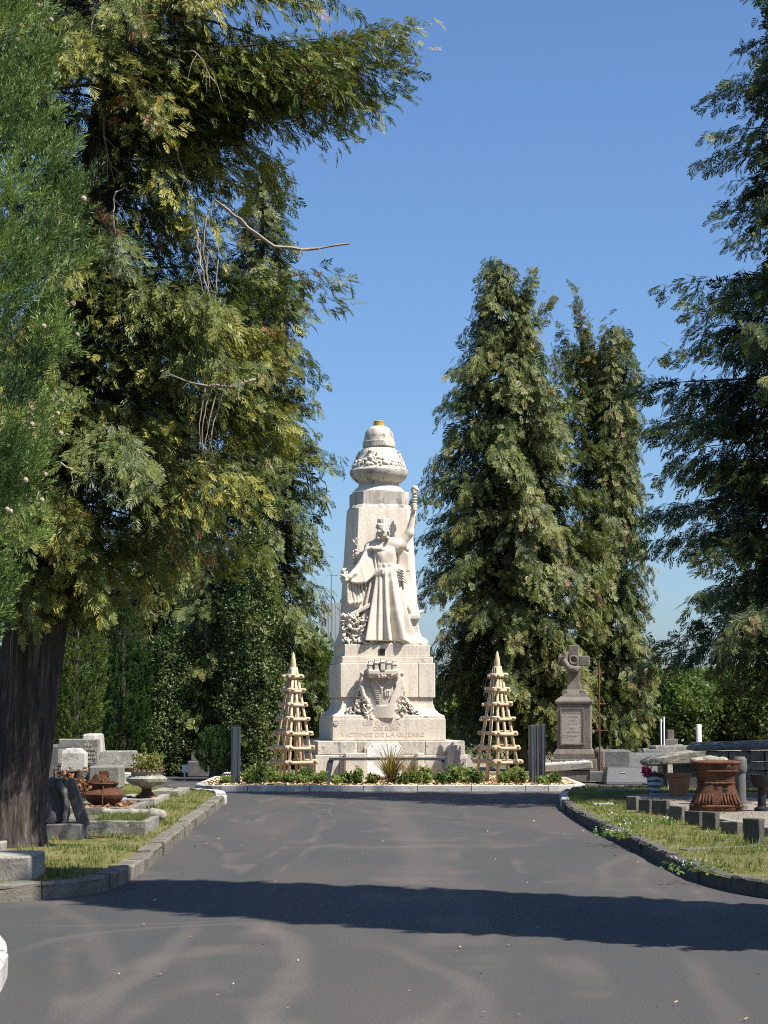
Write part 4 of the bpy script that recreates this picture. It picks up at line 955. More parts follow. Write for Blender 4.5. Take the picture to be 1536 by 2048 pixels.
exH = [(9.6, R(180), .95, 3.5, .0), (9.2, R(172), .9, 3.4, .0), (9.4, R(200), .7, 3.0, .0), (9.0, R(186), 1.3, 2.2, 0), (3.0, R(10), 1.2, .2, .2), (2.6, R(-20), 1.2, .2, .2), (2.2, R(200), 1.2, .2, .2), (8.0, R(178), 1.5, 1.35, .05), (9.0, R(175), 1.35, 1.5, .0), (9.6, R(170), 1.2, 1.4, 0), (10.2, R(165), 1.0, 1.2, 0), (7.5, R(185), 1.6, .9, .1), (8.6, R(190), 1.2, 1.2, 0), (9.3, R(182), 1.5, 1.2, 0), (10.6, R(150), .9, .8, 0), (9.9, R(20), .7, .9, 0)]
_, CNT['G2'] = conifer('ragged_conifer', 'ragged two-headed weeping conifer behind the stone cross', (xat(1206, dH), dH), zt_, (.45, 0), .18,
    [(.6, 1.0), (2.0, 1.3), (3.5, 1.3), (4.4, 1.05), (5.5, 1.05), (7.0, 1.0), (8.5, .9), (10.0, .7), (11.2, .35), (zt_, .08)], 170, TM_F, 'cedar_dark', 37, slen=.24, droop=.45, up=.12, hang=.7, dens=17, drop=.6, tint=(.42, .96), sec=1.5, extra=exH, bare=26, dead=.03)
# the tree at the right edge
dR = 33.7
exR = [(zat(770, dR) + .1, R(186), 3.35, .02, .05), (zat(850, dR) + .2, R(200), 3.2, .0, .1), (zat(660, dR), R(184), 2.2, .10, .05), (zat(1090, dR) + .3, R(188), 3.2, .0, .1), (zat(1330, dR) + .5, R(190), 3.3, .0, .13), (zat(1200, dR) + .3, R(205), 3.1, .0, .1), (zat(960, dR) + .3, R(195), 2.8, .05, .1), (zat(1290, dR) + .4, R(215), 3.0, 0, .12)]
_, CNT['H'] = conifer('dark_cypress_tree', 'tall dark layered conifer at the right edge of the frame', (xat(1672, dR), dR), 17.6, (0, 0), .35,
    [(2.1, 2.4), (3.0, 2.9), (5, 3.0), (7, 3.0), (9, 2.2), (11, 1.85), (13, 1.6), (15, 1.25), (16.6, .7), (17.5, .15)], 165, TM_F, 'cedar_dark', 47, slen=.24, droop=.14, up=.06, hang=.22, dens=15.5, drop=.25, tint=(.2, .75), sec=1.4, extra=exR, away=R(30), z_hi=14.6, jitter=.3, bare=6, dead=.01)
# columns and hedge shrubs behind the left graves
_, CNT['T1'] = column_tree('thuja_column', 'bright upright thuja column right of the big trunk', (xat(150, 47), 47), [(.3, .45), (1.5, .55), (3, .6), (4.5, .5), (6, .2), (6.5, .05)], 1800, TM_T, 'thuja', 61, .30, (.3, .95), lump=.2, lf=2)
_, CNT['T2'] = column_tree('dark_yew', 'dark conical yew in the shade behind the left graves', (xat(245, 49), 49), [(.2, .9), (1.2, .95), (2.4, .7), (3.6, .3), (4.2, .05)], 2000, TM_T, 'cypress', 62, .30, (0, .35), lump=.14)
_, CNT['T3'] = column_tree('ivy_mound', 'glossy ivy-clad bush behind the rusty urns', (xat(345, 49.5), 49.5), [(.1, .85), (1.0, .95), (2.2, .8), (3.2, .5), (3.7, .1)], 2600, TM_I, 'ivy', 63, .19, (.2, 1.0), lump=.22, lf=1.6, upw=.4)
_, CNT['T4'] = column_tree('ivy_column', 'tall ivy-clad column left of the grey post', (xat(420, 50.5), 50.5), [(.1, .65), (1.5, .72), (3.2, .66), (4.6, .5), (5.4, .12)], 2200, TM_I, 'ivy', 64, .19, (.2, 1.0), lump=.22, lf=1.6, upw=.4)
_, CNT['T5'] = column_tree('ivy_tower', 'tallest ivy-clad column between the grey post and the left trellis', (xat(505, 48.8), 48.8), [(.1, .72), (1.5, .75), (3.5, .68), (5.0, .52), (6.0, .3), (6.6, .08)], 2600, TM_I, 'ivy', 65, .19, (.25, 1.0), lump=.22, lf=1.6, upw=.4)
_, CNT['T6'] = column_tree('low_thuja', 'low bushy thuja between the left trellis and the monument', (xat(625, 50.5), 50.5), [(.1, .6), (1.0, .75), (2.0, .65), (2.9, .3), (3.3, .06)], 1500, TM_T, 'thuja', 66, .30, (.2, .85), lump=.2)
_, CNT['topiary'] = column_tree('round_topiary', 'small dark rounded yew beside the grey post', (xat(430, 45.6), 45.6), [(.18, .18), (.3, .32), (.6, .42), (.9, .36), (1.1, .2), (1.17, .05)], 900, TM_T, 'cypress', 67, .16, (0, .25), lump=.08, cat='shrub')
# far broadleaf trees
rndf = random.Random(5)
FAR = [(1255, 86, 3.0), (1305, 90, 3.4), (1352, 84, 3.3), (1400, 92, 3.6), (1442, 86, 3.3), (1490, 88, 3.6), (1535, 84, 3.3), (1590, 90, 3.6), (1180, 92, 3.2), (1120, 95, 3.0)]
where = ['behind the ragged conifer', 'left of the paired white poles', 'behind the paired white poles', 'behind the thick white post', 'right of the thick white post', 'above the long granite slab', 'at the right edge of the frame', 'just past the right edge', 'behind the stone cross', 'behind the three grey posts']
for k, (px, d_, hgt) in enumerate(FAR):
    column_tree('broadleaf_shrub', 'round green broadleaf bush far off ' + where[k], (xat(px, d_), d_), [(.1, .9), (.8, 1.35), (1.6, 1.45), (hgt * .75, 1.15), (hgt * .95, .5), (hgt, .1)], 1300, TM_L, 'broad', 80 + k, .36, (.1, 1.0), lump=.28, lf=1.3, upw=.5, cat='bush', group='broadleaf bushes in the distance')
FAL = [(120, 78, 7.5), (215, 82, 8.0), (310, 80, 7.2), (400, 84, 7.6), (600, 80, 4.6), (650, 90, 3.0), (690, 96, 2.6), (845, 92, 3.2), (930, 95, 3.4), (20, 80, 5.0)]
where = ['behind the thuja column', 'behind the dark yew', 'behind the ivy mound', 'behind the ivy column', 'behind the left trellis', 'left of the grey building', 'under the grey building', 'behind the monument at its right', 'behind the weeping conifer', 'behind the big trunk']
for k, (px, d_, hgt) in enumerate(FAL):
    column_tree('broadleaf_tree', 'leafy broadleaf tree seen far off ' + where[k], (xat(px, d_), d_), [(.1, 1.2), (1.2, 1.9), (2.4, 2.1), (hgt * .75, 1.6), (hgt * .95, .7), (hgt, .1)] if hgt > 3.5 else [(.1, .8), (.8, 1.2), (1.6, 1.2), (hgt * .8, .8), (hgt, .1)], 700, TM_L, 'broad', 100 + k, .52, (.0, .8), lump=.28, lf=1.0, upw=.5, group='broadleaf trees in the distance')

# ------------------------------------------------------------------ grass on the verges, mulch on the bed
def in_poly(P, poly):
    x, y = P[:, 0], P[:, 1]; c = np.zeros(len(P), bool); q = np.array([(p[0], p[1]) for p in poly])
    for i in range(len(q)):
        (x0, y0), (x1, y1) = q[i], q[i - 1]
        with np.errstate(divide='ignore', invalid='ignore'):
            c ^= ((y0 > y) != (y1 > y)) & (x < (x1 - x0) * (y - y0) / (y1 - y0 + 1e-12) + x0)
    return c
def tuft(nb, seed):
    rnd = random.Random(seed); V = []; Q = []
    for i in range(nb):
        a = rnd.uniform(0, 6.28); ln = rnd.uniform(.25, .8); h_ = rnd.uniform(.5, 1.1); x0, y0 = rnd.uniform(-.4, .4), rnd.uniform(-.4, .4); o = len(V); dx, dy = math.cos(a), math.sin(a); w_ = .065
        V += [(0, x0 - dy * w_, y0 + dx * w_), (0, x0 + dy * w_, y0 - dx * w_), (h_, x0 + dx * ln, y0 + dy * ln)]
        Q.append((o, o + 1, o + 2))
    return np.array(V, dtype=np.float32), np.array(Q, dtype=np.int32)
TM_G = [tuft(5, 70 + i) for i in range(6)]
def lawn(label, poly, n, bounds, seed, z, bare_scale=.9):
    cr = Crown(seed); rg = cr.rg
    P = np.stack([rg.uniform(bounds[0], bounds[1], n), rg.uniform(bounds[2], bounds[3], n)], 1); P = P[in_poly(P, poly)]
    nz_ = np.array([fb((p[0], p[1], seed), bare_scale, 3) for p in P]); keep = (nz_ + rg.normal(0, .25, len(P))) > -.38; P = P[keep]; nz_ = nz_[keep]; m_ = len(P)
    A = rg.normal(0, .22, (m_, 3)) + np.array([0, 0, 1.0]); Nn = rg.normal(0, 1, (m_, 3)); Nn[:, 2] *= .1
    cr.add(np.concatenate([P, np.full((m_, 1), z)], 1), A, Nn, .058 * rg.uniform(.5, 1.4, m_) * (1 + .5 * np.clip(nz_, -.6, .8)), np.clip(.46 - .42 * nz_ + rg.normal(0, .2, m_), 0, 1))
    o = cr.build('grass', TM_G, M['grassblade'], None); tag(o, label, 'grass', kind='stuff'); return o
lawn('short patchy grass on the left verge among the graves', [tuple(p) for p in offset_line(LK, .16)] + [(-5.0, 40.0), (-8, 40.0), (-8, 17)], 17000, (-8, -2.6, 17, 40), 1, VH)
lawn('sunlit grass strip on the right verge beside the stone posts', [tuple(p) for p in offset_line(RK, .11)] + [(9, 16.5), (9, 38.8), (7, 38.8)], 17000, (3, 8, 15.5, 39), 2, VH)
lawn('grass on the near corner at the left edge', [tuple(p) for p in offset_line(NK, .15)] + [(-4, 13.4), (-4, 9)], 1500, (-4, -2, 9, 13.5), 3, VH)
def litter(name, label, cat, poly, n, bounds, z, size, mats, seed, zf=None):
    rg = np.random.default_rng(seed); P = np.stack([rg.uniform(bounds[0], bounds[1], n), rg.uniform(bounds[2], bounds[3], n)], 1); P = P[in_poly(P, poly)]; m_ = len(P)
    a = rg.uniform(0, 6.28, m_); l = size * rg.uniform(.6, 1.5, m_); w_ = l * rg.uniform(.3, .6, m_); ti = rg.normal(0, .3, m_); zz = z + rg.uniform(.004, .03, m_)
    ca, sa = np.cos(a), np.sin(a); V = []
    for sx, sy in ((-1, -1), (1, -1), (1, 1), (-1, 1)):
        V.append(np.stack([P[:, 0] + ca * l * sx / 2 - sa * w_ * sy / 2, P[:, 1] + sa * l * sx / 2 + ca * w_ * sy / 2, zz + ti * l * sx / 2 + .3 * ti * w_ * sy], 1))
    V = np.stack(V, 1).reshape(-1, 3); Q = np.arange(m_ * 4).reshape(-1, 4)
    return tag(link(name, np_mesh(name, V, Q, np.repeat(rg.random(m_), 4)), mats), label, cat, kind='stuff')
M['chips'] = leaf_mat('chip_colours', [(0, (.30, .18, .09)), (.4, (.50, .35, .19)), (1, (.70, .54, .34))], .0, .85, .2)
litter('wood_chips', 'pale wood chip mulch covering the planted island', 'mulch', [tuple(p) for p in offset_line(ISL, .15, True)], 15000, (-3.7, 4, 39.8, 45), .105, .07, M['chips'], 9)
M['deadleaf'] = leaf_mat('dead_leaf_colours', [(0, (.10, .05, .025)), (.5, (.22, .10, .05)), (1, (.34, .18, .09))], .1, .85, .2)

rl = [tuple(p) for p in offset_line(LK, -.02)] + [(0, 38), (0, 17)]
litter('road_litter', 'scattered dry needles and crumbs along the left kerb', 'litter', [(-3.4, 34), (-2.3, 18), (-1.4, 18), (-2.6, 34)], 120, (-3.5, -1.2, 17, 34), .0, .035, M['deadleaf'], 31)
litter('road_crumbs', 'pale crumbs and bits of leaf scattered over the asphalt', 'litter', [(-2.5, 9.5), (2.6, 9.5), (3.4, 39), (-3.0, 39)], 150, (-3, 3.5, 9.5, 39), .0, .02, M['chips'], 32)
litter('kerb_litter', 'dry needles gathered along the right kerb', 'litter', [(3.2, 34), (2.4, 20), (3.4, 18), (4.6, 18), (3.6, 30)], 120, (2.4, 4.6, 17, 34), .0, .035, M['deadleaf'], 33)

# ------------------------------------------------------------------ island furniture and plants
BZ = .11
def trellis(label, px, d_, rz, hgt, seed):
    rnd = random.Random(seed); t = thing('wooden_trellis', label, 'trellis', (xat(px, d_), d_, BZ), rz, 'peeled wood trellis obelisks')
    b, tp = .33, .045
    corners = [(-1, -1), (1, -1), (1, 1), (-1, 1)]; mids = [(0, -1), (1, 0), (0, 1), (-1, 0)]
    zt_ = hgt - .32
    for (x, y) in corners + mids:
        j = lambda s: rnd.uniform(-s, s)
        MB().tube([(x * b + j(.01), y * b + j(.01), -.05), (x * (b + tp) / 2 + j(.008), y * (b + tp) / 2 + j(.008), zt_ * .5), (x * tp, y * tp, zt_)], [.035 + j(.004), .032, .026], 8).build('pole', M['wood'], t, smooth=True)
    o = MB().lathe([(.062, zt_ - .03), (.066, zt_ + .02), (.05, hgt - .16), (.022, hgt - .03), (.006, hgt)], 10).build('pointed_top', M['wood'], t); smooth_by_angle(o, 60)
    for lv in range(7):
        z = .40 + (hgt - .92) / 6 * lv; hw = b + (tp - b) * z / zt_ + .035
        for k in range(4):
            a = k * math.pi / 2; c, s = math.cos(a), math.sin(a); ov = .075 + rnd.uniform(-.02, .02); zz = z + rnd.uniform(-.012, .012) + (.028 if k % 2 else 0)
            p = [(-hw - ov, -hw, zz + rnd.uniform(-.01, .01)), (0, -hw - .004, zz), (hw + ov, -hw, zz + rnd.uniform(-.01, .01))]
            MB().tube([(c * q[0] - s * q[1], s * q[0] + c * q[1], q[2]) for q in p], [.034 + rnd.uniform(-.004, .004)] * 3, 8).build('rail', M['wood'], t, smooth=True)
    return t
trellis('peeled wood trellis obelisk on the island, left of the monument', 586, 41.9, R(38), zat(1304, 41.9) - BZ, 1)
trellis('peeled wood trellis obelisk on the island, right of the monument', 995, 41.9, R(41), zat(1302, 41.9) - BZ, 2)

def post(name, label, px, d_, ptop, wd, dp, rz, group=None):
    t = thing(name, label, 'post', (xat(px, d_), d_, 0), rz, group); h_ = zat(ptop, d_)
    MB().bz(-wd / 2, wd / 2, -dp / 2, dp / 2, 0, h_).build('shaft', M['steel'], t, bevel=.008)
    for s in (-.5, .5): MB().bz(s * wd * .62 - .008, s * wd * .62 + .008, -dp / 2 - .012, -dp / 2 + .003, .05, h_ - .02).build('rib', M['steel'], t, bevel=.003)
    MB().bz(-wd / 2 - .004, wd / 2 + .004, -dp / 2 - .004, dp / 2 + .004, h_, h_ + .014).build('cap', M['steel'], t, bevel=.004)
    return t
post('steel_post', 'single wide anthracite steel post at the left end of the island', 472, 40.9, 1453, .19, .14, R(4))
g3 = 'three anthracite posts at the right end of the island'
post('steel_post', 'leftmost of the three anthracite posts at the right end of the island', 1063, 40.9, 1452, .105, .12, R(20), g3)
post('steel_post', 'middle of the three anthracite posts at the right end of the island', 1073.5, 41.5, 1450, .09, .12, R(20), g3)
post('steel_post', 'rightmost of the three anthracite posts at the right end of the island', 1084, 40.9, 1449, .085, .12, R(20), g3)

bd = 41.25
bn = thing('metal_bench', 'low dark steel backless bench in front of the monument', 'bench', (xat(774, bd), bd, 0), R(4)); bh = zat(1515, bd); bw = 112 / 97.0
MB().bz(-bw - .03, bw + .03, -.18, .18, bh - .055, bh).build('seat', M['steel'], bn, bevel=.006)
for s in (-1, 1):
    MB().slab_y([(s * bw - .055, bh - .056), (s * (bw + .09) - .055, .08), (s * (bw + .09) + .055, .08), (s * bw + .055, bh - .056)], -.16, .16).build('leg', M['steel'], bn, bevel=.006)

def shrub(label, px, py, d_, r, h_, seed, mat='shrub', size=.055, n=170, tint=(.1, 1)):
    t = thing('bedding_plant', label, 'plant', (xat(px, d_), d_, BZ), 0, 'young plants on the island bed'); cr = Crown(seed); rg = cr.rg; st = MB()
    for k in range(9):
        a = rg.uniform(0, 6.28); rr = r * rg.uniform(.1, .75); tx = Vector((rr * math.cos(a), rr * math.sin(a), h_ * rg.uniform(.5, 1.0))); st.tube([(0, 0, -.02), tx * .55 + Vector((0, 0, .03)), tx], [.006, .005, .003], 4)
        m_ = n // 9; u = rg.random(m_) ** .7; P = np.outer(.25 + .75 * u, np.array(tx)) + rg.normal(0, r * .24, (m_, 3)); P[:, 2] = np.abs(P[:, 2])
        cr.add(P, rg.normal(0, 1, (m_, 3)), rg.normal(0, .6, (m_, 3)) + np.array([0, 0, .8]), size * rg.uniform(.6, 1.3, m_), rg.uniform(tint[0], tint[1], m_))
    st.build('stems', M['limb'], t); cr.build('leaves', TM_S, M[mat], t)
TM_S = [leafset(4, .62, 90 + i, 1.35) for i in range(4)]
SH = [(452, 40.6, .13, .12), (498, 40.7, .17, .26), (520, 40.5, .22, .36), (548, 41.1, .20, .30), (604, 40.5, .14, .16), (614, 41.2, .22, .34), (641, 40.7, .13, .20), (672, 40.5, .15, .15), (694, 40.7, .16, .24), (716, 40.4, .13, .30), (742, 40.6, .17, .18), (806, 40.4, .15, .16), (830, 40.5, .16, .22), (853, 40.6, .20, .34), (880, 40.4, .15, .20), (904, 40.6, .22, .31), (929, 40.9, .24, .38), (952, 40.5, .16, .26), (1006, 40.7, .15, .20), (1042, 40.6, .14, .32), (1106, 40.8, .18, .16), (1086, 40.5, .13, .10), (1025, 41.4, .18, .28), (577, 41.0, .14, .16)]
anch = ['beside the single grey post', 'left of the left trellis', 'left of the left trellis, the bushier one', 'at the left foot of the left trellis', 'in front of the left trellis', 'at the right foot of the left trellis', 'between left trellis and bench', 'at the bench left leg', 'under the bench, far left', 'under the bench, second from left', 'under the bench left of the sedge', 'under the sedge, right', 'under the bench right of the sedge', 'under the right half of the bench, tallest', 'left of the bench right leg', 'at the bench right leg', 'right of the bench, tallest', 'between bench and right trellis', 'in front of the right trellis', 'at the right foot of the right trellis', 'near the right end of the island', 'in front of the three grey posts', 'behind the right trellis foot', 'inside the left trellis foot']
for k, (px, d_, r_, h_) in enumerate(SH):
    shrub(('tall ' if h_ > .3 else 'low ' if h_ < .2 else 'small ') + ['green', 'yellow-green', 'dark green'][k % 3] + ' leafy plant ' + anch[k], px, 0, d_, r_, h_, 200 + k, size=[.05, .036, .062][k % 3], n=[150, 210, 110][k % 3], tint=[(.35, .9), (.6, 1), (.1, .6)][k % 3])
def sedge(label, px, d_, n, L, seed):
    t = thing('sedge_clump', label, 'plant', (xat(px, d_), d_, BZ)); rg = np.random.default_rng(seed); V = []; Q = []; T = []
    for k in range(n):
        a = rg.uniform(0, 6.28); l = L * rg.uniform(.6, 1.15); sp = rg.uniform(.25, 1.0); c = rg.random(); o = len(V); r0 = rg.uniform(0, .07); w_ = rg.uniform(.007, .014)
        for j in range(7):
            s = j / 6; x = r0 + sp * l * (s ** 1.5) * .9; z = l * (s - .62 * sp * s * s * s) * .95; ww = w_ * (1 - s * .85)
            for e in (-1, 1): V.append((x * math.cos(a) - e * ww * math.sin(a), x * math.sin(a) + e * ww * math.cos(a), z)); T.append(c)
        for j in range(6): Q.append((o + 2 * j, o + 2 * j + 1, o + 2 * j + 3, o + 2 * j + 2))
    link('blades', np_mesh('blades', V, Q, T), M['sedge'], t)
sedge('large arching bronze sedge in the middle of the island bed', 782, 40.55, 190, 1.05, 4)
sedge('second bronze sedge just right of the large one', 822, 40.8, 90, .75, 5)

# ------------------------------------------------------------------ left graves
def simple(name, label, cat, px, py, d_, rz=0, z=None):
    p = at(px, py, d_); return thing(name, label, cat, (p.x, p.y, VH if z is None else z), rz)
def w_at(a, b, d_): return xat(b, d_) - xat(a, d_)
# near concrete end block, its grave running off the frame
t = simple('grave_kerb', 'pale concrete grave kerb end block at the bottom left edge', 'grave', -38.5, 1760, 17.5)
rblock('side_stone', M['concrete'], (.82, .8, .24), t, (0, .45, -.02), 0, .010, 5)
rblock('side_stone', M['concrete'], (.16, 1.6, .22), t, (-.33, 1.72, -.02), 0, .010, 4)
# dark broken statue on a block beside the trunk
t = simple('broken_statue', 'dark broken stone figure leaning on a block beside the big trunk', 'statue', 126, 1696, 23.2)
rblock('plinth', M['slate'], (.42, .55, .20), t, (0, .27, -.02), 0, .008, 4)
def blob(name, m, pts, rads, parent, h=.018, noise_amp=.012, k=.03, seed=0):
    P = np.array([tuple(p) for p in pts]); mx = max(rads) + .08; f = SDF(P.min(0) - mx, P.max(0) + mx, h); f.chain([tuple(p) for p in pts], rads, k); me = f.mesh(name)
    rough(me, noise_amp, 6, seed); return link(name, me, m, parent)
rblock('torso', M['darkgranite'], (.26, .2, .52), t, (-.13, .26, .17), .2, .045, 6, top=(.95, .8), ry=R(-2))
rblock('leaning_slab', M['darkgranite'], (.13, .22, .56), t, (.20, .30, .15), .1, .012, 4, ry=R(-19))
blob('broken_arm', M['slate'], [(-.02, .13, .19), (.02, .12, .38), (-.02, .14, .56), (-.07, .15, .62)], [.035, .03, .04, .05], t, noise_amp=.015, seed=5)
# grass-topped planter grave
t = simple('planter_grave', 'low stone grave box filled with green grass left of the kerb', 'grave', 228, 1690, 24.2)
wd = w_at(165, 291, 24.2)
rblock('end_stone', M['greystone'], (wd, .12, .19), t, (0, .06, -.03), 0, .010, 6)
rblock('side_stone', M['greystone'], (.12, 1.3, .18), t, (wd / 2 - .06, .77, -.03), 0, .010, 5); rblock('side_stone', M['greystone'], (.12, 1.3, .18), t, (-wd / 2 + .06, .77, -.03), 0, .010, 5)
cr = Crown(77); n = 1500; rg = cr.rg
cr.add(np.stack([rg.uniform(-wd / 2 + .1, wd / 2 - .1, n), rg.uniform(.12, 1.35, n), np.full(n, .13)], 1), rg.normal(0, .2, (n, 3)) + np.array([0, 0, 1.]), rg.normal(0, 1, (n, 3)), .07 * rg.uniform(.5, 1.4, n), rg.uniform(0, .75, n))
cr.build('grass_fill', TM_G, M['grassblade'], t); MB().bz(-wd / 2 + .1, wd / 2 - .1, .1, 1.4, -.02, .125).build('soil_fill', M['soil'], t)
# fallen column
t = simple('fallen_column', 'broken stone column lying across the left graves', 'stone', 262, 1655, 26.6); wd = w_at(205, 321, 26.6)
o = blob('shaft', M['lichen'], [(-wd / 2, .2, .13), (0, .12, .125), (wd / 2 - .12, .06, .11)], [.055, .06, .065], t, noise_amp=.012); o2 = blob('knob', M['lichen'], [(wd / 2 - .1, .05, .11), (wd / 2, .04, .11)], [.085, .075], t, noise_amp=.012, seed=4)
rblock('support', M['slate'], (.15, .2, .09), t, (wd / 2 - .12, .08, -.02), 0, .006, 3); rblock('support', M['slate'], (.15, .2, .09), t, (-wd / 2 + .15, .2, -.02), 0, .006, 3)
# stepped grave kerbs
def grave_box(name, label, x0, x1, ytop, d_, depth, m, fill='soil', h_add=0, thick=.14, rz=0):
    t = simple(name, label, 'grave', (x0 + x1) / 2, 1500, d_, rz); wd = w_at(x0, x1, d_); h_ = zat(ytop, d_) - VH + h_add
    rblock('end_stone', m, (wd, thick, h_), t, (0, thick / 2, -.03), 0, .010, 6)
    for s in (-1, 1): rblock('side_stone', m, (thick, depth, h_ - .01), t, (s * (wd / 2 - thick / 2), thick + depth / 2 + .01, -.03), 0, .010, 5)
    MB().bz(-wd / 2 + thick * .9, wd / 2 - thick * .9, thick * .9, depth + thick, -.02, h_ - .06).build('fill', M[fill], t); return t, h_
t, hA = grave_box('kerbed_grave', 'long weathered grave kerb with dead leaves below the lidded rusty urn', 128, 262, 1611, 28.8, 2.2, M['greystone'])
wA = w_at(128, 262, 28.8)
lt = litter('dead_leaves', 'brown dead leaves heaped on the grave round the lidded urn', 'leaves', [(t.location.x - wA / 2 + .1, t.location.y + .1), (t.location.x + wA / 2 - .1, t.location.y + .1), (t.location.x + wA / 2 - .1, t.location.y + 2.2), (t.location.x - wA / 2 + .1, t.location.y + 2.2)], 900, (t.location.x - 1, t.location.x + 1, 28.8, 31.2), VH + hA - .06, .07, M['deadleaf'], 4)
t, hB = grave_box('kerbed_grave', 'square pale-edged grave kerb under the weed-filled urn', 224, 312, 1594, 31.6, 1.9, M['concrete'])
t, hC = grave_box('kerbed_grave', 'rough low granite grave block nearest the roundabout on the left', 303, 360, 1578, 35.0, 1.6, M['lichen'], thick=.2)
t, hD = grave_box('kerbed_grave', 'sunken grave kerb behind the grass-filled one', 118, 215, 1632, 26.9, 1.1, M['greystone'])

# rusty urns
t = simple('lidded_urn', 'squat rusty cast-iron urn with a broken peaked lid', 'urn', 208, 1600, 29.9, z=VH + hA - .055); k = 1 / 133.8
o = MB().lathe([(.06, 0), (.13, .01), (.24, .06), (.295, .13), (.30, .17), (.25, .22), (.19, .25), (.18, .30), (.21, .315), (.225, .33), (.21, .345)], 36).build('bowl', M['rust'], t); smooth_by_angle(o, 35)
MB().box((-.05, .0, .40), (.26, .30, .10), top=(.75, .75)).build('lid', M['rust'], t, bevel=.01)
MB().slab_y([(-.24, .335), (.20, .335), (.17, .37), (-.02, .37), (-.10, .49), (-.20, .36)], -.15, -.12).build('broken_plate', M['rustdark'], t, bevel=.005)
MB().box((.0, -.02, .475), (.14, .16, .085)).build('lid_knob', M['rust'], t, bevel=.008)
MB().tube([(.02, -.31, .03), (.02, -.31, .16), (.015, -.2, .3), (.01, -.17, .42)], .012, 6).build('strap', M['rustdark'], t)
t = simple('weedy_urn', 'wide rusty pedestal urn filled with dry weeds', 'urn', 293, 1588, 32.6, z=VH + hB - .055)
o = MB().lathe([(.17, 0), (.17, .03), (.12, .05), (.08, .10), (.075, .15), (.13, .185), (.24, .21), (.32, .26), (.335, .31), (.29, .345), (.25, .36), (.255, .40), (.28, .43), (.265, .44), (.23, .42)], 40).build('bowl', M['lichen'], t); smooth_by_angle(o, 35)
for k in range(22):
    a = 2 * math.pi * k / 22; MB().box((.27 * math.cos(a), .27 * math.sin(a), .445), (.05, .025, .05), a).build('rim_leaf', M['rustdark'], o, bevel=.006)
MB().lathe([(.172, .004), (.172, .034), (.125, .052), (.085, .1), (.08, .15)], 30).build('pedestal', M['rustdark'], t, smooth=True)
cr = Crown(31); n = 420; rg = cr.rg; a = rg.uniform(0, 6.28, n); rr = .25 * np.sqrt(rg.random(n))
zz = .43 + .28 * rg.random(n) ** 2; zz[:60] = .45 + .40 * rg.random(60); a[:60] = 2.2; rr[:60] = .12 + .02 * rg.normal(0, 1, 60)
cr.add(np.stack([rr * np.cos(a), rr * np.sin(a), zz], 1), rg.normal(0, .5, (n, 3)) + np.array([0, 0, .8]), rg.normal(0, 1, (n, 3)), .032 * rg.uniform(.6, 1.3, n), rg.uniform(.2, 1, n)); cr.build('weeds', TM_S, M['grassblade'], t)

# headstones and slabs behind
def slab(name, label, cat, x0, x1, y0, y1, d_, depth, m, top=1.0, rz=0, amp=.006, gz=None, parts=()):
    p = at((x0 + x1) / 2, y1, d_); t = thing(name, label, cat, (p.x, p.y, p.z if gz is None else gz), rz)
    rblock('slab', m, (w_at(x0, x1, d_), depth, zat(y0, d_) - t.location.z), t, (0, depth / 2, 0), 0, amp, 5, top=top); return t
t = slab('grey_headstone', 'large grey granite headstone with a carved inscription, left graves', 'headstone', 116, 195, 1478, 1532, 38.5, .25, M['greystone'])
rblock('base', M['slate'], (.95, .6, .75), t, (0, .3, -.76), 0, .01, 4)
for k in range(5): text(['A LA', 'MEMOIRE', 'DE NOS', 'PARENTS', '1902'][k], .075, t, (.20, -.018, .40 - .08 * k), M['letter'], .003)
t = thing('white_stele', 'white chamfered stone block raised on a white leg, left graves', 'headstone', tuple(at(144, 1602, 33.5))); t.location.z = VH; z0, z1 = zat(1542, 33.5) - VH, zat(1497, 33.5) - VH; wd = w_at(120, 168, 33.5)
MB().rings([[(-wd / 2, 0, z0), (wd / 2, 0, z0), (wd / 2, .35, z0), (-wd / 2, .35, z0)], [(-wd / 2, 0, z1 - .08), (wd / 2, 0, z1 - .08), (wd / 2, .35, z1 - .08), (-wd / 2, .35, z1 - .08)], [(-wd / 2 + .08, .03, z1), (wd / 2 - .10, .03, z1), (wd / 2 - .10, .32, z1), (-wd / 2 + .08, .32, z1)]]).build('block', M['whitestone'], t, bevel=.008)
MB().tube([(.13, .1, -.02), (.07, .12, z0 * .6), (.06, .14, z0)], [.03, .042, .045], 8).build('leg', M['whitestone'], t); MB().tube([(-.15, .14, -.02), (-.15, .14, z0)], .04, 8).build('leg', M['whitestone'], t)
MB().bz(-.10, .04, .06, .3, -.02, z0 * .95).build('rusty_panel', M['rust'], t, bevel=.006); MB().bz(-wd / 2 - .05, -wd / 2 + .03, -.02, .2, z0 + .12, z1 - .02).build('side_pilaster', M['concrete'], t, bevel=.006)
cr = Crown(91); n = 260; rg = cr.rg; cr.add(np.stack([rg.normal(-.02, .16, n), rg.normal(-.08, .08, n), np.abs(rg.normal(.12, .16, n))], 1), rg.normal(0, 1, (n, 3)), rg.normal(0, 1, (n, 3)), .05 * rg.uniform(.6, 1.3, n), rg.uniform(.3, 1, n)); cr.build('dry_creeper', TM_S, M['deadleaf'], t)
slab('white_tomb', 'white tomb with sloped top behind the grey headstone', 'tomb', 153, 197, 1468, 1562, 45.5, 1.6, M['whitestone'], top=(.62, .8), gz=0)
t = slab('granite_ledger', 'long rough granite ledger tomb right of the grey headstone', 'tomb', 192, 273, 1502, 1538, 41.5, .9, M['greystone'], top=(.82, .7), amp=.012); rblock('foot', M['concrete'], (.7, .7, .4), t, (.05, .45, -.40), 0, .01, 3)
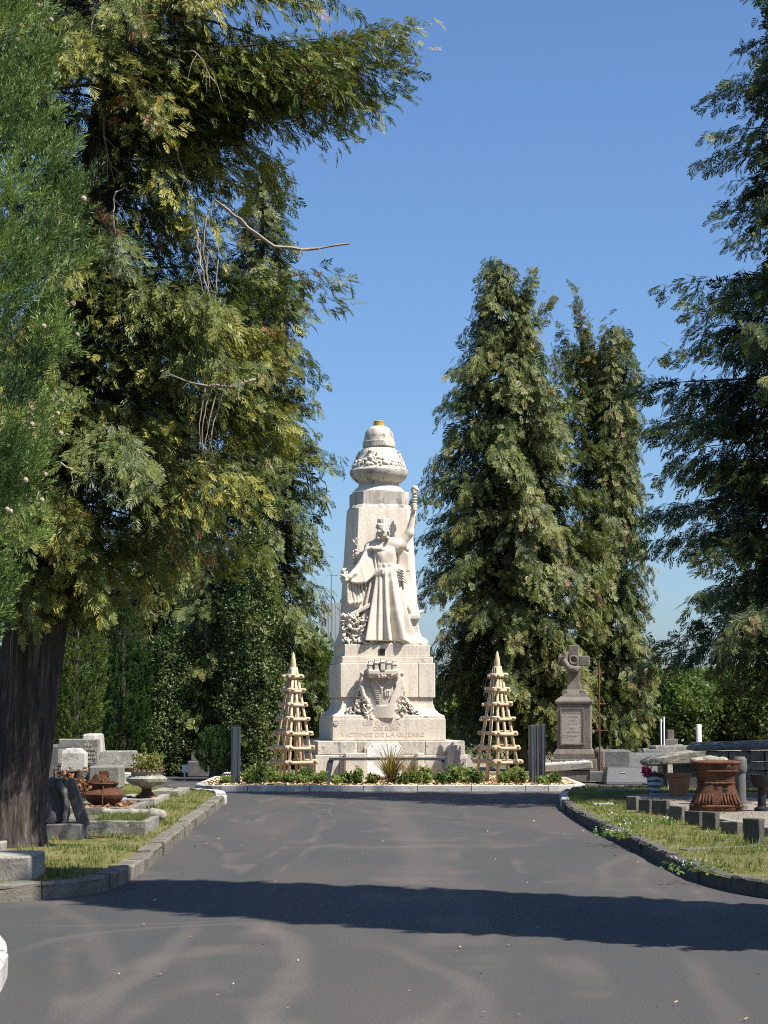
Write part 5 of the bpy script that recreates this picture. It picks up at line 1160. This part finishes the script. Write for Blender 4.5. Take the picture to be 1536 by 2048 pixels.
slab('cream_block', 'small sunlit cream stone block behind the weedy urn', 'stone', 240, 263, 1546, 1571, 40.4, .3, M['stone'], gz=VH)
t = slab('grey_steps_tomb', 'grey stepped tomb beside the dark topiary', 'tomb', 374, 424, 1522, 1562, 48.2, .9, M['slate'], gz=0); rblock('upper_step', M['slate'], (.42, .6, .22), t, (-.02, .5, zat(1522, 48.2) - .01), 0, .006, 3)
t = thing('white_marker', 'tiny white plaque on a thin white stake by the grey tomb', 'sign', tuple(at(369, 1562, 46.6))); t.location.z = 0
MB().bz(-.02, .02, -.01, .01, 0, .22).build('stake', M['whitepaint'], t); MB().bz(-.06, .08, -.022, -.012, .16, .34).build('plate', M['whitepaint'], t, bevel=.004)
slab('slate_tomb', 'dark slate tomb half hidden behind the big trunk', 'tomb', 60, 118, 1490, 1570, 40.5, .9, M['slate'], gz=VH)
slab('pale_tomb', 'low pale stone tomb behind the lidded urn', 'tomb', 176, 240, 1532, 1570, 38.0, .7, M['greystone'], gz=VH)

# ------------------------------------------------------------------ right graves
# brown stone stele with draped cross
dS = 46.2; p = at(1150, 1560, dS); t = thing('cross_stele', 'brown sandstone stele carrying a draped stone cross', 'gravestone', (p.x, p.y, 0), R(-8)); s_ = dS / 4000.0
zz = lambda py: zat(py, dS); BR = M['brownstone']
MB().bz(-.52, .52, -.42, .42, 0, zz(1518)).build('base', BR, t, bevel=.015)
MB().rings([[(-h_, -h_ * .85, z) for h_ in (1,)] for z in ()] or [[(x * a, y * a * .85, z) for x, y in ((-1, -1), (1, -1), (1, 1), (-1, 1))] for a, z in ((.46, zz(1518)), (.46, zz(1507)), (.42, zz(1500)), (.40, zz(1497)))]).build('moulding', BR, t, bevel=.006)
MB().bz(-.385, .385, -.33, .33, zz(1497), zz(1408)).build('pedestal', BR, t, bevel=.012)
MB().rings([[(x * a, y * a * .86, z) for x, y in ((-1, -1), (1, -1), (1, 1), (-1, 1))] for a, z in ((.40, zz(1408)), (.43, zz(1405)), (.42, zz(1401)), (.34, zz(1396)), (.30, zz(1393)))]).build('cornice', BR, t, bevel=.006)
a0, a1, b0, b1 = -.27, .20, zz(1486), zz(1419)
for (x0, x1, y0, y1) in ((a0 - .04, a0, b0, b1 + .04), (a1, a1 + .04, b0, b1 + .04), (a0, a1, b1, b1 + .04), (a0 - .04, a1 + .04, b0 - .04, b0)): MB().bz(x0, x1, -.365, -.331, y0, y1).build('frame_bar', BR, t, bevel=.006)
MB().bz(a0, a1, -.345, -.331, b0, b1).build('marble_panel', M['concrete'], t)
for k in range(8): text(['A LA MEMOIRE', 'DE NOTRE', 'MERE', 'REGRETS', 'PRIEZ', 'POUR ELLE', 'FAMILLE', '1911'][k], .058, t, (-.035, -.347, b1 - .07 - .086 * k), M['letter'], .002)
cz = zz(1393)
MB().rings([[(x * a, y * a * .8, z) for x, y in ((-1, -1), (1, -1), (1, 1), (-1, 1))] for a, z in ((.27, cz), (.25, cz + .05), (.17, cz + .16), (.135, cz + .34), (.115, cz + .60))]).build('cross_foot', BR, t, bevel=.012)
for s in (-1, 1):
    for yy in (-.16, .12):
        o = MB().lathe([(.07, -.03), (.085, 0), (.07, .03)], 14).build('scroll', BR, t, (s * .20, yy, cz + .075)); o.rotation_euler = (math.pi / 2, 0, 0)
ct = zz(1291); ca = zz(1322)
MB().bz(-.115, .115, -.10, .10, cz + .595, ct).build('cross_upright', BR, t, bevel=.015); 
for s in (-1, 1): MB().bz(min(s * .117, s * .36), max(s * .117, s * .36), -.095, .095, ca - .115, ca + .115).build('cross_arm', BR, t, bevel=.015)
blob('drapery', BR, [(-.17, -.13, ca + .16), (-.20, -.15, ca - .02), (-.10, -.17, ca - .17), (.05, -.16, ca - .19), (.14, -.13, ca - .17)], [.05, .065, .07, .065, .04], t, noise_amp=.015)
wr = SDF((-.18, -.25, ca - .15), (.18, -.05, ca + .17), .014)
for k in range(14): an = 2 * math.pi * k / 14; wr.ell((.09 * math.cos(an), -.125, ca + .02 + .09 * math.sin(an)), (.03, .035, .03), .006)
link('wreath', wr.mesh('wreath'), BR, t)
MB().bz(.53, .68, -.3, .25, 0, zz(1500)).build('side_pillar', BR, t, bevel=.02)
o = MB().lathe([(.05, -.06), (.11, -.03), (.12, 0), (.11, .03), (.05, .06)], 16).build('side_scroll', BR, t, (.56, -.2, zz(1504))); o.rotation_euler = (math.pi / 2, 0, 0)
# raised tomb with gravel top beside it
t = thing('gravel_tomb', 'raised sandstone tomb topped with white gravel, below the cross', 'tomb', tuple(at(1130, 1562, 44.6)), R(-6)); t.location.z = 0; h_ = zat(1528, 44.6)
rblock('chest', M['brownstone'], (1.15, .6, h_ - .14), t, (0, .3, 0), 0, .006, 4); rblock('rim', M['concrete'], (1.22, .7, .15), t, (0, .3, h_ - .14), 0, .012, 6, ry=R(-4))
litter_poly = [(-.55, .0), (.55, .0), (.55, .6), (-.55, .6)]
g = litter('gravel_top', None, None, litter_poly, 700, (-.55, .55, 0, .6), h_ + .0, .06, M['daisy'], 3); g.parent = t; g['kind'] = 'stuff'; g.rotation_euler = (0, R(-4), 0)
# rusty iron cross pole
t = thing('iron_cross_rod', 'tall thin rusty iron grave cross right of the stele', 'cross', tuple(at(1200, 1562, 45.2))); t.location.z = 0; hh = zat(1322, 45.2)
MB().tube([(0, 0, 0), (0, 0, hh)], .022, 6).build('upright', M['iron'], t)
for k, (z, l) in enumerate(((zat(1408, 45.2), .16), (zat(1461, 45.2), .18), (zat(1345, 45.2), .12))): MB().tube([(-l, 0, z), (l, 0, z)], .012, 5).build('crossbar', M['iron'], t)
MB().tube([(-.05, 0, .3), (-.1, -.02, .15), (-.02, 0, .02)], .012, 5).build('brace', M['iron'], t); MB().tube([(.03, 0, .45), (.1, -.02, .2), (.14, 0, .0)], .012, 5).build('brace', M['iron'], t)
# polished granite tombs
t = thing('polished_tomb', 'low polished grey granite tomb with slanted engraved face', 'tomb', tuple(at(1258, 1569, 43.5))); t.location.z = 0; wd = w_at(1212, 1304, 43.5); h_ = zat(1535, 43.5)
MB().rings([[(-wd / 2, -.1, 0), (wd / 2, -.1, 0), (wd / 2, .9, 0), (-wd / 2, .9, 0)], [(-wd / 2, -.08, .06), (wd / 2, -.08, .06), (wd / 2, .9, .06), (-wd / 2, .9, .06)], [(-wd / 2 + .06, .2, h_), (wd / 2 - .02, .2, h_), (wd / 2 - .02, .85, h_), (-wd / 2 + .06, .85, h_)]]).build('body', M['darkgranite'], t, bevel=.01)
for k in range(2):
    o = MB().bz(-.012, .012, -.004, .004, 0, .32).build('engraved_line', M['concrete'], t, (-.22 + .22 * k, -.05, .08)); o.rotation_euler = (R(-42), R(8), 0)
for k in range(2): o = MB().bz(-.05, .06, -.004, .004, 0, .02).build('engraved_line', M['concrete'], t, (-.11, .02 + .05 * k, .17 + .07 * k)); o.rotation_euler = (R(-42), 0, 0)
MB().bz(-wd / 2 - .25, wd / 2 + .3, 1.0, 1.9, 0, zat(1543, 44.8)).build('step', M['slate'], t, bevel=.01)
slab('granite_wall_tomb', 'plain grey granite tomb wall behind the polished tomb', 'tomb', 1196, 1262, 1500, 1545, 48.0, 1.0, M['slate'], gz=0)
t = slab('lettered_tomb', 'long low granite tomb with faint lettering right of the grey wall', 'tomb', 1250, 1345, 1507, 1545, 49.5, 1.4, M['slate'], top=(.86, .6), gz=0)
text('FAMILLE', .11, t, (.05, .02, .42), M['letter'], .003)
# rough rounded ledger and long slab
t = thing('rounded_ledger', 'lichen-covered ledger stone with rounded end on the right graves', 'tomb', tuple(at(1350, 1570, 38.3))); t.location.z = VH
z0 = zat(1533, 38.3) - VH; z1 = zat(1506, 38.3) - VH; x0, x1 = xat(1289, 38.3) - t.location.x, xat(1405, 38.3) - t.location.x
me = MB().slab_y([(x0, z0 + .05), (x0 + .05, z0), (x1 + .1, z0 + .06), (x1 + .1, z1 + .08), (x0 + .5, z0 + .22), (x0 + .18, z0 + .17), (x0 + .03, z0 + .11)], 0, .95).mesh('ledger')
bm = bmesh.new(); bm.from_mesh(me); bmesh.ops.bevel(bm, geom=list(bm.edges), offset=.035, segments=2, affect='EDGES', profile=.5); bmesh.ops.triangulate(bm, faces=bm.faces)
for _ in range(2): bmesh.ops.subdivide_edges(bm, edges=[e for e in bm.edges if e.calc_length() > .12], cuts=1)
bmesh.ops.triangulate(bm, faces=bm.faces); bm.to_mesh(me); bm.free(); rough(me, .014, 6, 2.0); link('ledger', me, M['lichen'], t)
MB().bz(x0 + .35, x1, .1, .9, -.03, z0 + .08).build('chest', M['darkgranite'], t, bevel=.02); MB().bz(x0 + .42, x0 + .52, -.0, .09, -.03, z0 + .07).build('end_pier', M['stone_dirty'], t, bevel=.01)
t = thing('granite_slab_tomb', 'long dark granite slab tomb on rough stone courses at the right edge', 'tomb', tuple(at(1470, 1570, 36.2))); t.location.z = VH; X = lambda px: xat(px, 36.2) - t.location.x; Zt = lambda py: zat(py, 36.2) - VH
MB().rings([[(X(1388), 0, Zt(1502)), (X(1640), 0, Zt(1497)), (X(1640), 1.0, Zt(1497)), (X(1388), 1.0, Zt(1502))], [(X(1388), 0, Zt(1496)), (X(1640), 0, Zt(1488)), (X(1640), 1.0, Zt(1488)), (X(1388), 1.0, Zt(1496))], [(X(1396), .3, Zt(1486)), (X(1640), .3, Zt(1478)), (X(1640), .8, Zt(1478)), (X(1396), .8, Zt(1486))]]).build('slab', M['greystone'], t, bevel=.01)
rndc = random.Random(4)
for row, (ya, yb) in enumerate(((1523, 1502), (1541, 1524), (1558, 1541), (1576, 1558))):
    x = 1420 - 8 * (row % 2)
    while x < 1640:
        w_ = rndc.uniform(28, 62); rblock('course_stone', M['lichen'], (X(x + w_) - X(x) - .01, .5 + rndc.uniform(-.03, .05), Zt(yb) - Zt(ya) - .01), t, ((X(x) + X(x + w_)) / 2, .29, max(-.02, Zt(ya))), 0, .012, 3); x += w_
# pots and rusted ironwork
BED = .16
t = thing('grave_bed', 'weathered stone-edged gravel grave bed behind the row of posts', 'grave', (0, 0, 0))
bp = [gnd(1262, 1606, BED), gnd(1345, 1625, BED), gnd(1440, 1645, BED), gnd(1560, 1668, BED), gnd(1640, 1660, BED), gnd(1600, 1585, BED), gnd(1330, 1586, BED), gnd(1250, 1590, BED)]
me = MB().prism([(p.x, p.y) for p in bp], .05, BED).build('gravel_fill', M['gravel'], t)
for i in range(3):
    a, b = bp[i], bp[i + 1]; dv = b - a; n_ = max(2, int(dv.length / .55))
    for k in range(n_):
        c = a.lerp(b, (k + .5) / n_); rblock('edge_stone', M['lichen'], (dv.length / n_ - .015, .13, .16), t, (c.x, c.y, .06), math.atan2(dv.y, dv.x), .012, 3)
for k in range(6):
    p = gnd(1205 + 22 * k, 1582.5 + .4 * k, VH); rblock('edge_stone', M['concrete'], (.22, .12, .06), t, (p.x, p.y, VH - .01), R(5), .01, 3)
t = thing('striped_pot', 'small blue and white striped pot holding a pink flower', 'pot', tuple(gnd(1309, 1588, BED))); k = 1
o = MB().lathe([(.07, 0), (.085, .03), (.125, .22), (.14, .30), (.145, .315), (.125, .315), (.11, .25)], 28).build('pot', None, t); smooth_by_angle(o, 35)
m, nt_, b_ = new_mat('striped_glaze'); tc = N(nt_, 'ShaderNodeTexCoord'); wv = N(nt_, 'ShaderNodeTexWave', Scale=3.6, Distortion=2.2); wv.bands_direction = 'Z'; nt_.links.new(tc.outputs['Object'], wv.inputs[0]); rr = ramp(nt_, wv.outputs['Fac'], [(.45, (.62, .64, .62)), (.55, (.10, .16, .20))]); nt_.links.new(rr.outputs[0], b_.inputs[0]); b_.inputs['Roughness'].default_value = .4
o.data.materials.clear(); o.data.materials.append(m)
cr = Crown(41); n = 70; rg = cr.rg; cr.add(rg.normal(0, .035, (n, 3)) + np.array([-.13, -.03, .38]), rg.normal(0, 1, (n, 3)), rg.normal(0, 1, (n, 3)), .05 * rg.uniform(.6, 1.2, n), rg.random(n)); cr.build('flower', TM_S, M['petal'], t)
cr = Crown(42); n = 60; rg = cr.rg; cr.add(rg.normal(0, .05, (n, 3)) * np.array([1, 1, .3]) + np.array([.02, 0, .32]), rg.normal(0, 1, (n, 3)), rg.normal(0, 1, (n, 3)), .05 * rg.uniform(.6, 1.2, n), rg.random(n)); cr.build('dead_flower', TM_S, M['deadleaf'], t)
MB().tube([(-.03, 0, .25), (-.1, -.02, .33), (-.13, -.03, .38)], .006, 5).build('stem', M['shrub'], t)
t = thing('terracotta_pot', 'round terracotta flowerpot with thick rim on the right graves', 'pot', tuple(gnd(1358, 1591, BED)))
o = MB().lathe([(.14, 0), (.15, .01), (.195, .31), (.215, .315), (.225, .37), (.21, .375), (.19, .36), (.18, .3)], 36).build('body', M['terracotta'], t); smooth_by_angle(o, 30); MB().lathe([(.185, .0), (.18, .02)], 24, (0, 0, .31)).build('soil', M['soil'], t)
# big rusted cast-iron ornament
dI = 29.3; p = gnd(1433, 1622, BED); t = thing('rusted_iron_urn', 'large rusted cast-iron ornament with two holes among the right graves', 'ornament', (p.x, p.y, BED)); dI = p.y; s_ = dI / 4000
V = []; Q = []; prf = [(.30, -.02), (.36, .0), (.365, .05), (.345, .12), (.30, .22), (.265, .33), (.255, .43), (.275, .53), (.315, .60), (.335, .66), (.325, .71), (.26, .725), (.22, .70)]; na = 44
for i_, (r_, z_) in enumerate(prf):
    for k_ in range(na):
        a_r = 2 * math.pi * k_ / na; c_, s__ = math.cos(a_r), math.sin(a_r); m_r = (abs(c_) ** 3.2 + abs(s__) ** 3.2) ** (-1 / 3.2); kn = .034 * mnoise.noise(Vector((c_ * 5, s__ * 5, z_ * 16))) + (.012 if 1 < i_ < 5 and k_ % 4 < 2 else 0)
        V.append(((r_ * m_r + kn) * c_, (r_ * m_r * .62 + kn) * s__, z_))
for i_ in range(len(prf) - 1):
    for k_ in range(na): Q.append((i_ * na + k_, i_ * na + (k_ + 1) % na, (i_ + 1) * na + (k_ + 1) % na, (i_ + 1) * na + k_))
o = link('body', np_mesh('body', np.array(V), np.array(Q), smooth=True), M['rust'], t)
for (x, z, a, b) in ((-8, 42, 12, 5), (13, 41, 6, 4)): o = MB().lathe([(1, -.02), (1, .012)], 18).build('hole', M['black'], t, (x * s_, -.158, z * s_)); o.rotation_euler = (math.pi / 2, 0, 0); o.scale = (a * s_, b * s_, 1)
def ring_at(r_, z_, th_, nm, m_):
    pts = []
    for k_ in range(45):
        a_r = 2 * math.pi * k_ / 44; c_, s__ = math.cos(a_r), math.sin(a_r); m_r = (abs(c_) ** 3.2 + abs(s__) ** 3.2) ** (-1 / 3.2); pts.append((r_ * m_r * c_, r_ * m_r * .62 * s__, z_))
    MB().tube(pts, th_, 6).build(nm, m_, t, smooth=True)
ring_at(.362, .075, .022, 'base_moulding', M['rustdark']); ring_at(.262, .40, .016, 'waist_moulding', M['rust']); ring_at(.335, .69, .026, 'rim', M['rustdark']); ring_at(.312, .57, .014, 'neck_moulding', M['rust'])
MB().bz(-.27, .27, -.15, .15, .55, .69).build('soil', M['soil'], t)
for k_ in range(13): MB().tube([(-.30 + .05 * k_, -.218, .09), (-.27 + .045 * k_, -.20, .17), (-.245 + .041 * k_, -.185, .25)], [.020, .017, .010], 6).build('gadroon', M['rust'] if k_ % 3 else M['rustdark'], t, smooth=True)
0 and blob('left_scroll', M['rustdark'], [(-.39, .1, .02), (-.36, .12, .30), (-.38, .14, .60), (-.46, .16, .70)], [.035, .04, .05, .03], t, noise_amp=.015)
blob('crest', M['lichen'], [(-.30, .04, .70), (-.12, .04, .74), (.12, .04, .71)], [.07, .05, .06], t, noise_amp=.02, seed=4)
blob('foot', M['lichen'], [(-.28, -.12, .02), (0, -.14, .02), (.25, -.12, .02)], [.05, .055, .05], t, noise_amp=.02, seed=7)
o = MB().tube([(.16, .1, .70), (.20, -.10, .66)], [.05, .05], 12).build('pipe_end', M['rustdark'], t, smooth=False)
t2 = thing('lantern', 'small black metal grave lantern behind the rusted ornament', 'lantern', tuple(at(1431, 1545, 31.0)))
t2.location.z = zat(1542, 31.0); MB().bz(-.05, .05, -.05, .05, 0, .14).build('glass_box', M['slate'], t2, bevel=.004); MB().rings([[(x * a, y * a, z) for x, y in ((-1, -1), (1, -1), (1, 1), (-1, 1))] for a, z in ((.075, .14), (.07, .17), (.02, .24))]).build('roof', M['black'], t2, bevel=.005)
rblock('stand', M['lichen'], (.5, .3, t2.location.z - BED), t2, (0, .0, -(t2.location.z - BED)), 0, .012, 3)
t = thing('granite_column', 'dark round granite post beside the rusted ornament', 'post', tuple(gnd(1481, 1618, BED)))
o = MB().lathe([(.11, 0), (.11, .05), (.085, .07), (.085, .52), (.10, .54), (.11, .60), (.10, .72), (.07, .76)], 24).build('shaft', M['slate'], t); smooth_by_angle(o, 30)
t = thing('black_planter', 'black iron planter on a foot at the right edge', 'planter', tuple(gnd(1524, 1622, BED)))
o = MB().lathe([(.11, 0), (.11, .04), (.06, .07), (.06, .30), (.13, .34), (.17, .42), (.18, .52), (.155, .52), (.14, .44)], 28).build('bowl', M['black'], t); smooth_by_angle(o, 30)
t = thing('small_rust_pot', 'small rusty pot cut off by the right edge', 'pot', tuple(gnd(1552, 1610, BED)))
o = MB().lathe([(.09, 0), (.1, .02), (.15, .22), (.16, .26), (.14, .26)], 24).build('body', M['rust'], t); smooth_by_angle(o, 30)
# row of boundary stones, turned to the road
ST = [(1262, 1620, 22, 26), (1287, 1627, 24, 27), (1317, 1631, 29, 30), (1350, 1641, 29, 28), (1383, 1651, 31, 28), (1416, 1661, 26, 36), (1458, 1669, 36, 25), (1502, 1688, 32, 50)]
ordn = ['first', 'second', 'third', 'fourth', 'fifth', 'sixth', 'seventh', 'last and tallest']
for k, (px, py, w_, h_) in enumerate(ST):
    p = gnd(px, py, VH); sc_ = p.y / 4000
    t = rblock('boundary_stone', M['kerb_dark'] if k % 3 else M['kerb_old'], (.10, w_ * sc_ * 1.25, h_ * sc_ + .02), None, (p.x + .05, p.y + .08, VH - .02), R(38 + 4 * (k % 3)), .009, 4)  # darker stone on most, deepening the shade of the road-facing sides by colour
    tag(t, ordn[k] + ' boundary stone of the row, counted from the roundabout', 'stone', 'short stone posts along the right graves')
t = rblock('edging_strip', M['kerb_old'], (1.25, .14, .03), None, tuple(gnd(1458, 1697, VH)[:2]) + (VH - .012,), R(30), .006, 5); tag(t, 'flat stone strip crossing the right verge in front of the stones', 'stone')
p = gnd(1207, 1612, VH); t = rblock('flat_stone', M['lichen'], (.3, .2, .05), None, (p.x, p.y, VH - .01), 0, .01, 3); tag(t, 'small flat stone lying in the grass near the right kerb tip', 'stone')
# background markers
def far_post(name, label, px, y0, d_, wd, m, rnd_=False):
    t = thing(name, label, 'post', (xat(px, d_), d_, 0.02)); h_ = zat(y0, d_)
    if rnd_: o = MB().lathe([(wd / 2, 0), (wd / 2, h_), (wd / 2 * .8, h_ + .02)], 20).build('shaft', M[m], t); smooth_by_angle(o, 40)
    else: MB().bz(-wd / 2, wd / 2, -wd / 2, wd / 2, 0, h_).build('shaft', M[m], t, bevel=.01)
    MB().bz(-wd * .8, wd * .8, -wd * .8, wd * .8, 0, .06).build('foot', M['concrete'], t, bevel=.01); return t
far_post('white_post', 'thick round white post above the rounded ledger', 1397, 1451, 62, .16, 'whitepaint', True)
far_post('thin_pole', 'left of the two thin cream poles in the right background', 1321.5, 1440, 60, .045, 'whitepaint', True)
far_post('thin_pole', 'right of the two thin cream poles in the right background', 1327.5, 1436, 60.3, .05, 'whitepaint', True)
t = thing('white_obelisk', 'small white tapered gravestone right of the iron cross', 'gravestone', (xat(1245, 55), 55, 0.02)); MB().box((0, 0, zat(1468, 55) / 2), (.2, .2, zat(1468, 55)), top=(.55, .55)).build('shaft', M['whitepaint'], t, bevel=.01); MB().bz(-.16, .16, -.16, .16, 0, .15).build('base', M['concrete'], t, bevel=.01)
t = thing('brown_stele', 'small brown stepped stele by the two cream poles', 'gravestone', (xat(1340, 61), 61, 0.02)); h_ = zat(1461, 61); MB().bz(-.10, .10, -.1, .1, 0, h_).build('shaft', M['brownstone'], t, bevel=.015); MB().bz(-.17, .2, -.14, .14, 0, h_ * .72).build('shoulder', M['brownstone'], t, bevel=.015); MB().bz(.1, .36, -.16, .16, 0, h_ * .55).build('white_block', M['concrete'], t, bevel=.01)
for k, (a, b, y0, d_, m_, lb) in enumerate([(1310, 1390, 1492, 58, 'greystone', 'flat pale tomb below the two cream poles'), (1276, 1330, 1500, 56, 'slate', 'dark flat tomb left of the cream poles'), (1420, 1500, 1494, 64, 'concrete', 'pale flat tomb behind the long granite slab'), (1090, 1120, 1480, 56, 'concrete', 'pale tomb glimpsed behind the three posts'), (1180, 1230, 1494, 58, 'slate', 'dark tomb behind the iron cross'), (1500, 1560, 1490, 60, 'slate', 'dark flat tomb at the far right')]):
    slab('flat_tomb', lb, 'tomb', a, b, y0, 1560, d_, 1.6, M[m_], gz=0, top=(.95, .8))
# grey clad building far behind
dB = 120; t = thing('grey_building', 'pale grey metal-clad building far behind the monument', 'building', (xat(672, dB), dB, 0)); w_ = w_at(640, 705, dB); h_ = zat(1206, dB)
MB().bz(-w_ / 2, w_ / 2, 0, 6, 0, h_).build('wall', M['cladding'], t); 
for k in range(9): x = -w_ / 2 + w_ * (k + .5) / 9; MB().bz(x - .02, x + .02, -.012, -.003, 0, h_ - .05).build('cladding_rib', M['cladding'], t)
o = MB().slab_y([(.2, h_), (.25, h_ + .25), (.45, h_ + .34), (w_ / 2, h_ + .36), (w_ / 2, h_)], .2, 4).build('roof_vent', M['slate'], t, bevel=.03)
t = thing('mast', 'thin mast on the skyline left of the monument', 'mast', (xat(662, 110), 110, 0)); MB().tube([(0, 0, 0), (0, 0, zat(1146, 110))], .018, 6).build('pole', M['steel'], t); MB().tube([(-.35, 0, zat(1152, 110)), (.35, 0, zat(1151, 110))], .014, 5).build('crossbar', M['steel'], t)
# daisies and weeds in the right verge
for k, (px, py, n_) in enumerate([(1235, 1672, 26), (1340, 1650, 12), (1255, 1655, 14), (1390, 1742, 14), (1225, 1637, 10), (1215, 1618, 8)]):
    p = gnd(px, py, VH); t = thing('daisy_patch', ['tuft of white daisies at the right kerb', 'daisies in front of the fourth boundary stone', 'daisies in the middle of the right grass strip', 'weed with pale flowers growing from the right kerb', 'few daisies near the right kerb tip', 'green weed by the first boundary stone'][k], 'flowers', (p.x, p.y, VH)); cr = Crown(300 + k); rg = cr.rg
    cr.add(np.stack([rg.normal(0, .13, n_), rg.normal(0, .25, n_), rg.uniform(.05, .11, n_)], 1), rg.normal(0, 1, (n_, 3)), rg.normal(0, .3, (n_, 3)) + np.array([0, 0, 1.]), .011 * rg.uniform(.7, 1.2, n_), rg.random(n_)); cr.build('heads', TM_S, M['daisy'], t)
    cr = Crown(320 + k); rg = cr.rg; m_ = n_ * 3; cr.add(np.stack([rg.normal(0, .13, m_), rg.normal(0, .22, m_), rg.uniform(0, .07, m_)], 1), rg.normal(0, .4, (m_, 3)) + np.array([0, 0, 1.]), rg.normal(0, 1, (m_, 3)), .028 * rg.uniform(.6, 1.3, m_), rg.uniform(.3, .9, m_)); cr.build('leaves', TM_S, M['shrub'], t)
